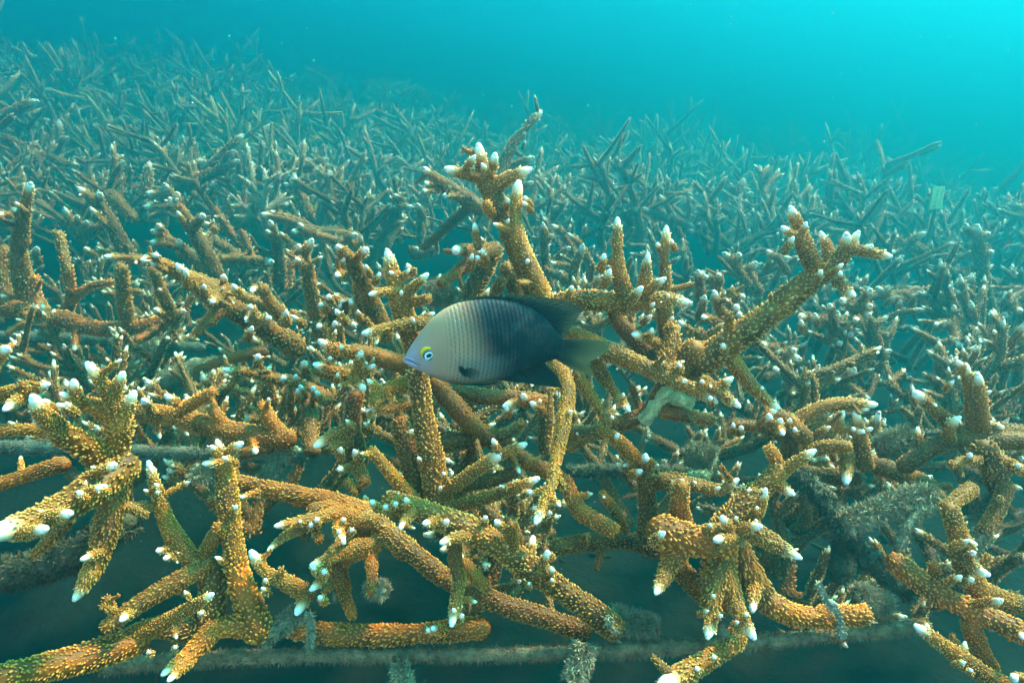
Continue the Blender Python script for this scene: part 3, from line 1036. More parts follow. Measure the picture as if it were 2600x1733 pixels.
colony('slim curved staghorn with a forked tip left of the splayed crown', '''
C w 70 48 .66 .65: 520,1100 440,980 368,895
C w 55 46 .66 .65: 450,990 452,940 456,900
C w 80 50 .67 .66: 590,1160 520,1030 575,960
C b 70 60 .68 .67: 600,1150 540,1050 470,1000
C w 60 44 .68 .67: 780,1020 720,930 650,885
C w 60 44 .70 .69: 640,1000 700,940 800,930
C w 55 44 .70 .69: 690,970 680,940 690,910
''')
colony('spiky staghorn pair standing between the tall spire and the small bright cluster', '''
C w 80 48 .60 .59: 210,1200 195,1100 185,1015
C w 70 48 .62 .61: 330,1200 310,1110 290,1025
C w 55 42 .62 .61: 310,1110 270,1075 235,1048
C w 70 48 .58 .57: 200,1330 215,1260 235,1180
C w 60 44 .60 .59: 320,1100 330,1060 325,1040
''')
colony('long pale coral arm leading to a cross of tips at far right', '''
C b 100 90 .80 .79: 2380,1180 2120,1090 1900,1030 1740,945
C b 90 80 .79 .785: 1760,960 1640,870 1570,850
C w 80 44 .785 .78: 1570,850 1620,800 1698,758
C w 60 42 .785 .775: 1560,850 1510,880 1470,895
C w 55 42 .785 .775: 1560,840 1500,830 1452,815
C w 55 42 .785 .775: 1550,830 1520,800 1498,785
''')
colony('upright hazy staghorn column with three white tips at far right', '''
C b 130 100 .74 .73: 2170,1560 2130,1320 2070,1120 2055,900
C w 100 56 .73 .72: 2055,920 2045,810 2040,712
C w 60 48 .73 .72: 2030,790 1990,770 1965,705
C w 60 46 .73 .72: 2050,800 2085,780 2118,770
C w 55 44 .735 .725: 2070,900 2110,885 2140,890
C w 70 50 .71 .70: 2000,1220 1990,1130 2000,1040
C nub 44 .70: 2000,1050 1985,1100
''')
colony('low grey-tan coral arm with downturned tips at right', '''
C b 110 80 .66 .65: 2150,1520 2080,1420 1960,1380
C w 90 56 .65 .64: 1980,1385 1870,1360 1762,1370
C w 65 54 .645 .63: 1880,1390 1900,1440 1925,1515
C w 65 54 .645 .63: 2000,1400 2030,1440 2072,1492
C w 60 46 .65 .645: 1900,1370 1895,1310 1885,1248
C w 70 50 .65 .645: 2030,1400 2015,1320 2000,1225
C nub 40 .64: 1830,1350 1990,1390
''')
colony('crossing slender arms with a bent tan end at middle right', '''
C w 70 44 .70 .69: 1320,1190 1520,1165 1700,1145 1865,1118
C w 80 48 .69 .68: 1600,1230 1480,1190 1380,1120
C w 55 44 .69 .68: 1470,1180 1455,1155 1440,1125
C w 95 56 .69 .67: 1560,1190 1700,1190 1735,1235 1745,1285
C w 65 42 .68 .67: 1370,1360 1530,1300 1672,1272
C nub 42 .68: 1490,1185 1530,1210 1640,1170
C b 90 80 .70 .69: 1400,1500 1370,1380 1340,1250
''')
colony('small bright-tipped sprig at the right edge', '''
C w 70 56 .66 .65: 2330,1160 2270,1200 2290,1260
C w 60 54 .65 .64: 2270,1220 2300,1260 2332,1282
C w 70 58 .66 .65: 2290,1240 2250,1280 2215,1305
C b 90 80 .67 .66: 2400,1180 2330,1150 2280,1140
C w 80 60 .64 .63: 2420,1500 2370,1480 2340,1450
C b 60 50 .68 .67: 2300,1560 2250,1450 2240,1330
''')
colony('hazy straight coral arm entering from the right edge above the yellow tag', '''
C w 70 50 1.1 1.1: 2420,250 2300,370 2200,460 2115,555
C w 60 44 1.1 1.1: 2420,560 2280,500 2140,470
C w 50 42 1.1 1.1: 2220,460 2200,470 2150,490
''')
colony('tall brown spire with a white tip at the left edge', '''
A b 150 110 .62 .61: 210,1260 150,1020 130,820
A w 115 58 .61 .60: 130,830 165,620 210,438
A w 50 40 .61 .60: 155,640 125,620 95,600
A w 60 46 .62 .61: 110,650 60,645 -20,640
A nub 36 .60: 105,560 90,600
A b 150 120 .62 .62: 60,1260 30,1080 20,860
''')
colony('golden branch with a looped hole lying across the left edge', '''
A bo 130 120 .62 .60: -60,1250 200,1280 420,1330
A bo 120 110 .60 .60: 400,1320 620,1385 850,1390 1090,1350
A bo 90 80 .61 .61: 300,1300 240,1180 230,1050
A bo 90 70 .61 .60: 420,1320 470,1200 440,1000
A by 80 66 .60 .60: 445,1010 410,870 388,760
A bo 55 50 .605 .60: 480,1220 590,1120 745,1090
A b 105 85 .60 .59: 850,1390 820,1200 800,980
A bo 80 60 .60 .59: 1070,1370 980,1440 900,1480
A w 75 54 .60 .585: 1140,1360 1090,1310 1028,1268
A w 60 46 .60 .59: 1130,1350 1180,1310 1225,1278
A w 75 46 .60 .59: 1060,980 900,930 700,918
''')
colony('long slanting lit-ridged branch with a cluster of white tips left of centre', '''
A b 170 160 .56 .54: 1960,1520 1780,1400 1600,1290 1400,1170
A b 160 110 .54 .53: 1420,1180 1280,1080 1150,1010
A w 90 56 .53 .52: 1180,1020 1060,960 940,935
A w 60 52 .53 .515: 1090,980 1050,950 1030,908
A nub 66 .515: 1172,975 1232,1008
A nub 50 .52: 1000,960 1270,1060 1350,1110 1545,1110
A bt 110 100 .555 .56: 1250,1060 1500,1150 1790,1250
A w 62 48 .545 .54: 1490,1160 1488,1100 1488,1048
A w 75 54 .54 .52: 1500,1130 1450,1180 1405,1215
A b 85 75 .58 .57: 1140,1290 1080,1180 1010,1000
A b 100 80 .55 .545: 1900,1330 1800,1230 1730,1120
A w 75 50 .545 .54: 1760,1150 1710,1120 1670,1150
A w 80 52 .55 .53: 1680,1380 1690,1320 1665,1250
A w 60 50 .54 .53: 1690,1370 1730,1340 1785,1320
A nub 60 .53: 1670,1390 1940,1310 1900,1280
A b 80 60 .545 .54: 1880,1360 1910,1320 1950,1290
''')  # sunlit top of the slanting branch is built as a tan-tinted arm
colony('pair of dark parallel branches with white tips at upper left', '''
A bd 115 100 .68 .67: 1420,1080 1300,940 1170,830
A w 70 48 .67 .66: 1180,840 1080,780 1005,748
A w 60 46 .67 .66: 1110,800 1080,750 1048,708
A w 55 46 .67 .655: 1160,850 1080,830 1005,822
A nub 56 .66: 1190,812
A bd 120 105 .67 .66: 1450,1080 1370,890 1260,690
A w 100 56 .66 .65: 1270,700 1190,600 1125,530
A w 55 46 .66 .65: 1180,590 1180,550 1178,500
A w 75 52 .66 .645: 1280,720 1310,690 1345,648
A nub 46 .65: 1175,620 1360,690
''')
colony('slim brown twin spikes without white tips at upper left', '''
A bo 65 50 .72 .72: 1680,960 1600,850 1430,605
A bo 60 50 .72 .72: 1680,960 1650,860 1605,755
A w 80 46 .71 .70: 1580,920 1450,830 1318,762
A bg 85 70 .70 .69: 1720,950 1600,925 1460,935
A w 80 54 .70 .69: 1600,930 1720,960 1805,952
''')
colony('slanting dark branch with a curled white-tipped end at upper left', '''
A bd 120 95 .74 .73: 860,920 770,740 660,570
A w 80 46 .73 .72: 670,590 590,520 512,465
A w 60 50 .73 .72: 640,560 655,540 662,500
A nub 56 .715: 605,598
A by 110 70 .80 .79: 720,520 800,580 890,670
A w 80 52 .82 .81: 1180,580 1080,590 955,590
A w 70 48 .82 .81: 1190,540 1090,510 978,498
A w 80 48 .82 .81: 1140,530 1110,480 1085,438
''')
colony('short three-tipped sprig beyond the tall left spire', '''
A w 70 46 .80 .79: 540,800 470,690 428,600
A w 55 46 .80 .79: 520,730 515,690 512,648
A w 55 46 .80 .79: 560,760 570,720 575,685
A b 85 65 .80 .79: 540,790 620,740 690,715
A w 55 42 .78 .77: 640,920 600,890 562,865
A w 55 42 .76 .75: 260,960 240,910 245,860
''')
colony('knobbly column with two pale tips over an orange neighbour at centre left', '''
A bd 90 80 .70 .69: 1850,1120 1850,960 1830,780
A w 60 46 .69 .68: 1830,800 1810,740 1790,688
A w 55 46 .69 .68: 1830,790 1800,770 1770,748
A bo 85 70 .72 .72: 1890,1120 1920,980 1930,830
A bo 60 50 .72 .71: 1850,1120 1840,1060 1830,990
A nub 40 .69: 1900,870 1860,760
''')
colony('upright polyp-studded branch with forked white tips left of the mouth-side coral', '''
A b 130 100 .58 .57: 2140,1420 2080,1200 2030,980
A w 95 54 .57 .56: 2040,1000 2020,920 2072,805
A w 60 48 .57 .56: 2030,940 2000,900 1980,848
A w 60 48 .57 .555: 2040,980 2000,960 1968,938
''')
colony('tan staghorn branch with a wide white V at its top beside the fish\'s brow', '''
B bt 150 125 .53 .52: 330,1440 260,1280 190,1090
B b 125 100 .52 .515: 200,1110 150,1000 115,920
B w 85 54 .515 .505: 125,950 80,900 18,852
B w 80 54 .515 .51: 125,950 165,910 212,865
B nub 46 .51: 205,978 60,930
B w 60 50 .52 .505: 130,990 70,1010 15,1040
''')
colony('starburst of short white-tipped branchlets low on the left of the fish', '''
A b 120 100 .54 .53: 2250,1560 2230,1420 2230,1310
A w 70 48 .53 .515: 2210,1310 2170,1270 2128,1238
A w 65 48 .53 .52: 2220,1300 2200,1240 2180,1180
A w 65 48 .53 .52: 2240,1300 2260,1260 2275,1218
A w 70 48 .53 .52: 2260,1310 2300,1250 2335,1205
A w 60 48 .53 .51: 2220,1330 2150,1360 2120,1380
A w 65 48 .53 .515: 2260,1330 2310,1360 2345,1370
A nub 58 .51: 2220,1350 2232,1275
A b 120 100 .55 .54: 2420,1330 2400,1200 2380,1100
B nub 46 .52: 150,1280 100,1210 40,1240 30,1350
''')
colony('twin pale arms reaching left with white ends above the wide V', '''
B bt 90 75 .72 .71: 150,800 0,760 -150,740
B w 80 46 .71 .70: -130,745 -300,680 -480,640
B w 70 44 .72 .71: -200,700 -330,650 -425,620
B w 85 46 .69 .68: 80,830 -60,790 -180,755
B w 60 44 .68 .67: -140,760 -200,740 -240,700
B w 60 44 .68 .67: -150,770 -220,765 -275,750
B w 70 50 .68 .67: 130,850 80,800 140,775
B nub 40 .68: 100,765 180,790
''')
colony('arched hazy branch ending in a white tip left of the crowned coral', '''
B b 75 65 .86 .85: -20,760 130,730 300,650
B w 70 44 .85 .84: 290,660 390,600 512,592
B w 60 40 .85 .84: 380,600 370,590 355,575
B w 55 40 .85 .84: 420,600 460,550 395,508
B w 70 50 .85 .84: 580,660 560,600 545,570
B b 60 50 .88 .87: 560,900 570,740 560,620
B w 60 42 .80 .79: 520,910 600,900 682,845
B b 70 60 .80 .80: 640,900 560,900 500,880
B w 55 44 .80 .79: 520,890 530,870 545,862
''')
colony('stout hazy arm with paired tips to the left of the white-tipped crown', '''
B b 120 95 .62 .62: 960,600 840,520 720,430
B w 90 50 .62 .61: 740,450 660,390 590,330
B w 60 46 .62 .61: 860,540 800,520 728,515
B w 50 42 .62 .61: 680,450 640,440 600,430
B w 50 42 .62 .61: 690,470 640,480 588,478
B b 80 60 .64 .66: 900,580 740,720 590,860
''')
colony('tall hazy slanting spire behind the white-tipped crown', '''
B w 95 52 .72 .72: 1060,480 1120,300 1190,160 1290,40 1372,-48
B w 75 50 .74 .73: 1150,330 1230,300 1312,262
B w 50 40 .72 .71: 1200,500 1250,460 1312,425
B nub 26 .71: 1262,95 1262,150
''')
colony('slim forked staghorn right of the thick crowned trunk', '''
B b 75 60 .70 .69: 1420,1120 1395,960 1390,860
B w 60 44 .69 .68: 1390,880 1385,790 1382,702
B w 45 36 .69 .68: 1395,830 1420,800 1445,775
B w 90 50 .66 .65: 1580,1150 1590,1000 1620,920 1645,848
B w 55 40 .70 .69: 1710,1010 1640,860 1550,770
B w 60 42 .72 .71: 1590,900 1510,770 1440,715
B w 50 38 .69 .68: 1580,980 1510,975 1435,962
B w 50 38 .70 .69: 1480,930 1520,890 1560,860
B b 80 60 .68 .67: 1600,1100 1480,1040 1400,1000
B w 80 50 .62 .61: 1660,1150 1720,1100 1785,1055
B nub 50 .58: 1572,1120
''')
colony('hazy Y-shaped coral with crossing pale arms right of the white spires', '''
C w 60 50 .95 .94: 190,1180 140,980 60,760 -20,640
B w 50 40 .93 .92: 2240,650 2210,590 2158,515
B w 55 40 .93 .92: 2270,690 2150,650 2040,598
C w 55 40 .93 .92: 0,650 70,690 158,720
B nub 56 .92: 2250,630
C w 55 38 .90 .89: 280,830 210,780 135,748
C w 50 38 .90 .89: 230,780 235,740 232,695
B w 60 40 1.0 1.0: 2200,700 2020,670 1905,615
B w 50 40 1.0 1.0: 1960,680 1980,650 1990,640
''')
colony('sturdy hazy staghorn tree in mid water right of centre', '''
C b 100 85 1.0 1.0: 400,980 420,780 430,600
C w 85 46 1.0 1.0: 430,620 450,500 490,405
C w 50 40 1.0 .99: 430,520 410,470 398,435
C w 70 44 1.0 .99: 420,680 340,590 242,510
C w 50 40 1.0 .99: 450,560 500,520 545,498
C b 60 50 1.0 1.0: 520,980 480,820 450,650
C w 45 38 .98 .97: 470,680 490,660 500,650
C w 45 38 .98 .97: 470,700 510,700 545,690
''')
colony('hazy horizontal tan spike pointing right above the splayed crown', '''
C w 75 40 1.0 1.0: 860,640 980,625 1140,638
C w 60 40 1.0 1.0: 900,640 850,600 800,565
C by 70 40 1.05 1.05: 1180,640 1100,580 1040,550
''')
colony('crossed hazy spears leaning right at upper left', '''
A b 100 75 .92 .92: 1160,470 1300,390 1450,270
A w 80 44 .92 .92: 1440,280 1520,190 1610,115
A bt 95 75 .90 .90: 1120,500 1280,430 1430,360
A w 80 44 .90 .89: 1420,370 1500,320 1578,278
A w 55 40 .90 .89: 1470,340 1510,260 1560,220
A w 65 46 .90 .89: 1200,420 1280,340 1355,288
A b 60 50 .92 .91: 1260,340 1220,320 1200,305
A w 60 42 1.0 .99: 1320,290 1280,230 1228,188
A b 70 60 .95 .95: 1700,600 1650,400 1620,200
''')
colony('short hazy cone with a white tip at upper left', '''
A w 95 50 .88 .88: 955,500 975,400 988,288
A b 100 80 .90 .90: 770,560 775,430 780,320
A w 70 46 .90 .89: 785,330 775,280 775,245
A w 60 42 .90 .89: 790,310 760,280 728,258
A w 50 42 .90 .89: 790,320 805,300 815,285
''')
colony('tall faint spire at the far left', '''
A w 90 50 1.05 1.05: 380,480 385,280 390,25
A w 45 38 1.05 1.04: 390,180 420,150 455,132
A b 100 80 1.0 1.0: 340,420 200,240 20,130
A w 70 50 1.0 1.0: 60,190 50,170 85,205
A w 60 42 1.0 1.0: 330,260 430,300 520,310
A b 110 80 1.0 1.0: -60,40 0,20 30,0
''')
colony('dark branch jutting in from the left edge at the top', '''
A b 110 80 .95 .95: -60,60 60,-20 130,-60
A w 80 50 .95 .95: 110,-50 180,-90 245,-110
''')
colony('hazy frilled cluster with an arched arm left of the crowned coral', '''
A w 100 55 .85 .84: 2040,640 1990,500 1950,375
A w 55 42 .85 .84: 1980,500 1930,460 1885,435
A w 55 40 .85 .84: 1990,600 1930,550 1890,575
A b 55 50 .95 .95: 1690,380 1760,320 1880,310 2040,340
A w 60 40 .95 .94: 2020,340 2100,290 2170,270
A w 50 38 .93 .92: 2200,390 2130,370 2085,345
A w 50 38 .93 .92: 2150,380 2170,360 2195,362
A w 50 38 .90 .89: 2200,680 2160,600 2135,530
A b 70 50 .90 .90: 1840,580 1760,470 1640,440
A w 50 38 .90 .89: 1810,540 1790,500 1772,470
''')

# ------------------------------------------------------------------ nursery frame: encrusted bars, ties, rope
def Q(view, text, d0, d1):
    ox, oy = CROP[view]; q = [tuple(map(float, p.split(','))) for p in text.split()]
    m = len(q)
    return [P(ox + a * CS, oy + b * CS, d0 + (d1 - d0) * i / max(1, m - 1)) for i, (a, b) in enumerate(q)]

M_BAR = simple_mat('crusted_bar', (0.36, 0.22, 0.10), (0.15, 0.09, 0.045), 140.0, .95, .9, .0015, .1)

def rough_tube(pts, r0, r1, seed, sides=14, lump=0.10, step=0.6):
    rng = np.random.default_rng(seed)
    c = catmull(pts, 0.5 * (r0 + r1) * step); n = len(c); s = arclen(c) / max(arclen(c)[-1], 1e-9)
    r = r0 + (r1 - r0) * s
    r = r * (1 + lump * np.sin(s * 40 + rng.uniform(0, 6)) * 0.5 + rng.normal(0, lump * 0.35, n))
    end = np.minimum(1, np.minimum(np.arange(n), np.arange(n)[::-1]) / 2.0) * 0.35 + 0.65
    v, f, *_ = tube_arrays(c, r * end, sides, True, 1 + rng.normal(0, lump * 0.5, (n, sides)))
    g = Geo(); g.add(v, f)
    return g, c, r

def encrusted(name, label, category, pts, r0, r1, seed, mat, fuzz_n, fuzz_len, droop=0.5, fuzz_mat=None, lump=0.12, fw=0.0005, group=None):
    g, c, r = rough_tube(pts, r0, r1, seed, lump=lump)
    o = link(bpy.data.objects.new(name, g.mesh(name, mat, c[0]))); o.location = c[0]
    tag(o, label, category, group)
    if fuzz_n:
        fg = fuzz_geo(c, r, fuzz_n, fuzz_len, seed + 1, droop, fw)
        tag(link(bpy.data.objects.new('algae_filaments', fg.mesh('algae_filaments', fuzz_mat or M_ALGAE, c[0])), o), kind='stuff')
        TRI[0] += fg.tris()
    TRI[0] += g.tris()
    return o

bar = encrusted('frame_bar', 'algae-crusted horizontal bar along the bottom, nearest of the frame bars', 'frame bar',
                [P(250, 1690, .405), P(700, 1664, .41), P(1300, 1658, .41), P(1800, 1638, .418), P(2330, 1590, .425)], .0042, .0038, 11, M_BAR, 9000, .0032, 0.9, M_BAR, fw=.0003)
for i, (px, py, w) in enumerate([(1305, 1645, 10), (1000, 1668, 6), (1148, 1644, 7), (2120, 1625, 8)]):
    cpt = P(px, py, .4045 if i < 3 else .416)
    g, c, r = rough_tube([cpt + np.array((-w * .0001, 0, .0004)), cpt, cpt + np.array((w * .0001, 0, -.0004))], .0013, .0012, 600 + i)
    b = link(bpy.data.objects.new('red_crust', g.mesh('red_crust', M_RUST, P(250, 1690, .405))), bar)
encrusted('frame_bar', 'brown silted bar crossing behind the bright yellow forked branch, second frame bar back', 'frame bar',
          [P(-60, 1131, .63), P(350, 1145, .63), P(780, 1162, .63)], .0062, .0056, 12, M_FILM, 2600, .0035, 0.5, M_FILM)
encrusted('frame_bar', 'short dim bar in the shade right of the hanging golden branch', 'frame bar',
          [P(1440, 1196, .60), P(1640, 1192, .60), P(1800, 1198, .60)], .0060, .0060, 25, M_DARK, 1200, .004, 0.5, M_FILM)
encrusted('frame_bar', 'dim bar under the golden looped branch, third frame bar back', 'frame bar',
          [P(-60, 852, 1.28), P(250, 862, 1.28), P(520, 884, 1.30)], .0110, .0105, 13, M_FILM, 2500, .006, 0.5, M_FILM)
encrusted('rope', 'dark fuzzy rope slanting down behind the large orange coral at right', 'rope',
          Q('F', '820,900 960,1010 1090,1180 1240,1400 1420,1580 1640,1740', .56, .50), .0072, .0064, 14, M_FILM, 4500, .005, 0.4, M_FILM, lump=.35)
encrusted('dead_branch', 'dark blurred overgrown dead branch in the lower left behind the fat white tips', 'dead coral',
          Q('G', '-60,860 250,800 520,700 860,470', .40, .38), .010, .008, 15, M_DARK, 3000, .004, 0.3, M_DARK)
encrusted('dead_branch', 'bent grey-green algae-furred dead branch at lower right', 'dead coral',
          Q('F', '1770,1090 1640,1075 1500,1110 1330,1190 1170,1240', .455, .45), .0060, .0055, 16, M_DEAD, 3800, .006, 0.2)
encrusted('dead_branch', 'thin hooked tan dead branch looping below the grey-green furred one', 'dead coral',
          Q('F', '1770,1130 1650,1180 1570,1280 1530,1400 1560,1500', .45, .44), .0040, .0032, 17, M_DEAD, 900, .003, 0.2)
encrusted('dead_branch', 'pale grey bare stick below the golden hanging branchlets at right', 'dead coral',
          Q('F', '2090,1290 2050,1370 1990,1450', .452, .45), .0042, .0036, 18, M_ALGAE, 700, .003, 0.2)
encrusted('dead_branch', 'grey algae-coated stick leaning on the bar at lower left', 'dead coral',
          Q('G', '1980,1100 1870,1190 1730,1290', .405, .40), .0044, .0036, 19, M_ALGAE, 1600, .004, 0.3)
encrusted('dead_branch', 'grey-green dead stick hanging from the bright yellow forked branch', 'dead coral',
          Q('D', '1940,720 1850,830 1735,970', .51, .50), .0050, .0044, 20, M_DEAD, 1400, .004, 0.2)
encrusted('dead_branch', 'stubby grey dead end with a pale collar hanging below the bottom bar', 'dead coral',
          Q('H', '1660,1310 1630,1420 1580,1560', .398, .39), .0060, .0056, 21, M_ALGAE, 2200, .004, 0.5)
encrusted('dead_branch', 'small grey stump leaving the bottom edge below the bar', 'dead coral',
          Q('H', '430,1440 440,1520 470,1620', .40, .39), .0040, .0050, 22, M_ALGAE, 1200, .004, 0.5)
encrusted('dead_branch', 'curved tan tube-like dead piece between the orange coral\'s hanging tips', 'dead coral',
          Q('I', '320,1200 350,1240 370,1310 400,1390', .395, .39), .0028, .0026, 23, M_TIE, 300, .003, 0.3)
encrusted('dead_branch', 'dim dead stem standing in shade behind the large orange coral', 'dead coral',
          Q('I', '1130,900 1150,700 1170,520', .62, .62), .011, .010, 24, M_DARK, 1200, .004, 0.3, M_DARK)

def tuft(label, pts, r0, r1, n, ln, seed, mat=None):
    return encrusted('algae_tuft', label, 'algae', pts, r0, r1, seed, M_ALGAE, int(n * 2.2), ln * 0.62, 0.2, mat, lump=0.30, fw=0.00035)
tuft('pale fuzzy algae clump growing behind the dark arch at right', Q('F', '1400,760 1500,720 1590,700', .56, .56), .008, .009, 3000, .012, 31)
tuft('bushy grey-green algae clump at the end of the orange lying branch', Q('I', '1240,1000 1350,1020 1440,1050', .425, .425), .0045, .0045, 3500, .009, 32)
tuft('wispy algae bush beside the sawn end of the nubby near branch', Q('H', '1850,1130 1960,1170 2120,1210', .42, .425), .0040, .0045, 4200, .010, 33)
tuft('little grey algae tuft at the foot of the orange downward branchlet', Q('H', '230,950 280,940 330,960', .41, .405), .0030, .0030, 1300, .007, 34)
tuft('faint algae fuzz beside the fish\'s back', Q('B', '640,1150 720,1170 800,1210', .56, .55), .006, .006, 2600, .010, 35)
tuft('silty algae lump left of the yellow sponge knob at centre right', Q('F', '120,780 200,800 300,830', .57, .56), .008, .009, 3000, .009, 36)
tuft('drab algae mat hanging above the bright yellow forked branch', Q('D', '1050,340 1250,260 1450,230', 1.15, 1.1), .018, .018, 3500, .014, 37)
tuft('grey algae wisps at the top of the upright column near the lower left', Q('G', '1380,210 1330,190 1270,180', .395, .39), .0020, .0022, 900, .006, 38)
tuft('pale algae shred on the shelf of the third bar at left', Q('A', '760,1480 900,1500 1060,1500', 1.14, 1.12), .011, .010, 1800, .013, 39)

def ribbon(name, label, pts, w, th, seed):
    c = catmull(pts, 0.0015); T, U, V = frames(c)
    side = np.cross(T, TOCAM[None]); side /= np.linalg.norm(side, axis=1)[:, None]
    nrm = np.cross(side, T)
    ring = np.stack([c - side * w + nrm * th, c + side * w + nrm * th, c + side * w - nrm * th, c - side * w - nrm * th], 1)
    n = len(c); v = ring.reshape(-1, 3)
    i = np.arange(n - 1)[:, None] * 4; j = np.arange(4)[None]; k = (j + 1) % 4
    q = np.stack([i + j, i + k, i + 4 + k, i + 4 + j], -1).reshape(-1, 4)
    f = np.vstack([q[:, [0, 1, 2]], q[:, [0, 2, 3]], [[0, 1, 2], [0, 2, 3]], [[4 * n - 4, 4 * n - 3, 4 * n - 2], [4 * n - 4, 4 * n - 2, 4 * n - 1]]])
    g = Geo(); g.add(v, f)
    o = link(bpy.data.objects.new(name, g.mesh(name, M_TIE, c[0], smooth=False))); o.location = c[0]
    tag(o, label, 'cable tie')
    fg = fuzz_geo(c, np.full(n, w), 260, .003, seed, .3, .0004)
    tag(link(bpy.data.objects.new('algae_filaments', fg.mesh('algae_filaments', M_ALGAE, c[0])), o), kind='stuff')
    return o
t = ribbon('cable_tie', 'silted cable tie binding the orange branch to the bar at lower right', Q('I', '985,905 1025,985 1065,1050 1110,1100 1140,1190 1150,1280', .398, .404), .0019, .0005, 51)
g, c, r = rough_tube(Q('I', '1050,1020 1075,1040 1105,1050', .396, .396), .0022, .0020, 52, lump=.2)
link(bpy.data.objects.new('tie_head', g.mesh('tie_head', M_TIE, t.location)), t)
ribbon('cable_tie', 'dark cable tie strapping the smooth orange-brown branch at the bottom bar', Q('G', '2050,1100 2062,1180 2060,1260 2055,1340', .392, .400), .0016, .0005, 53)
ribbon('cable_tie', 'pale cable tie loop round the sawn end of the nubby near branch', Q('H', '1812,1120 1822,1180 1850,1215 1880,1220 1870,1290', .392, .402), .0012, .0005, 54)

def sponge(label, pts, r0, r1, seed, mat):
    g, c, r = rough_tube(pts, r0, r1, seed, lump=.30)
    o = link(bpy.data.objects.new('sponge', g.mesh('sponge', mat, c[0]))); o.location = c[0]
    fg = fuzz_geo(c, r, 1500, .0012, seed + 1, 0, .0005)
    tag(link(bpy.data.objects.new('papillae', fg.mesh('papillae', mat, c[0])), o), kind='stuff')
    return tag(o, label, 'sponge')
sponge('pale yellow-green sponge smothering a coral arm right of the fish\'s tail', Q('E', '2040,580 2090,520 2150,450 2200,390 2260,390', .480, .476), .0046, .0052, 61, M_SPONGE)
sponge('pale sponge tongue running right toward the forked golden tip', Q('E', '2230,400 2300,430 2380,460', .474, .470), .0054, .0042, 62, M_SPONGE)
sponge('small golden sponge knob behind the large orange coral', Q('F', '150,965 200,935 250,960', .47, .47), .0050, .0042, 63, M_SPONGE)

# a small yellow plate with faint rows of marks, standing among the far corals at the right
def yellow_tag():
    m, nt, out = new_mat('yellow_plastic'); N = NT(nt)
    n1 = N.noise(90.0, 3.0, vec=N.pos())
    b = N.bsdf(N.mix(N.maprange(n1, .35, .7), (0.80, 0.78, 0.28), (0.55, 0.58, 0.25)), 0.6, 0.3)
    nt.links.new(b.outputs[0], out.inputs['Surface'])
    d = 2.1
    a, b_, c_, e = P(2372, 473, d), P(2400, 473, d), P(2392, 528, d), P(2361, 532, d)
    nrm = np.cross(b_ - a, e - a); nrm /= np.linalg.norm(nrm)
    if np.dot(nrm, TOCAM) < 0: nrm = -nrm
    th = .004
    v = np.array([a, b_, c_, e] + [p - nrm * th * 2 for p in (a, b_, c_, e)])
    f = [[0, 1, 2], [0, 2, 3], [4, 6, 5], [4, 7, 6]] + sum([[[i, i + 4, (i + 1) % 4], [(i + 1) % 4, i + 4, (i + 1) % 4 + 4]] for i in range(4)], [])
    g = Geo(); g.add(v, f)
    root = link(bpy.data.objects.new('identification_tag', g.mesh('identification_tag', m, e, smooth=False))); root.location = e
    tag(root, 'small yellow plastic tag with faint dark marks among the far corals at right', 'tag')
    ink = simple_mat('faded_ink', (0.16, 0.20, 0.12), (0.24, 0.27, 0.14))
    for (u, w, du, dw, sl) in [(.38, .20, .20, .035, .1), (.36, .34, .06, .10, .2), (.40, .42, .05, .12, -.2), (.74, .30, .16, .04, .0), (.74, .56, .18, .035, .3), (.72, .76, .14, .05, -.3), (.34, .70, .16, .04, .5), (.28, .88, .22, .05, -.2), (.80, .90, .12, .03, .1)]:
        uv = lambda x, y: (a * (1 - x) + b_ * x) * (1 - y) + (e * (1 - x) + c_ * x) * y + nrm * .0016
        q = [uv(u - du / 2, w - dw / 2 + sl * .05), uv(u + du / 2, w - dw / 2 - sl * .05), uv(u + du / 2, w + dw / 2 - sl * .05), uv(u - du / 2, w + dw / 2 + sl * .05)]
        q2 = [p - nrm * .0010 for p in q]
        gg = Geo(); gg.add(np.array(q + q2), [[0, 1, 2], [0, 2, 3]] + sum([[[i, i + 4, (i + 1) % 4], [(i + 1) % 4, i + 4, (i + 1) % 4 + 4]] for i in range(4)], []))
        link(bpy.data.objects.new('marking', gg.mesh('marking', ink, e, smooth=False)), root)
    gg, c, r = rough_tube([0.5 * (c_ + e) - nrm * .004, 0.5 * (c_ + e) + np.array((-.004, .01, -.20))], .004, .004, 71)
    link(bpy.data.objects.new('stake', gg.mesh('stake', M_TIE, e)), root)
yellow_tag()

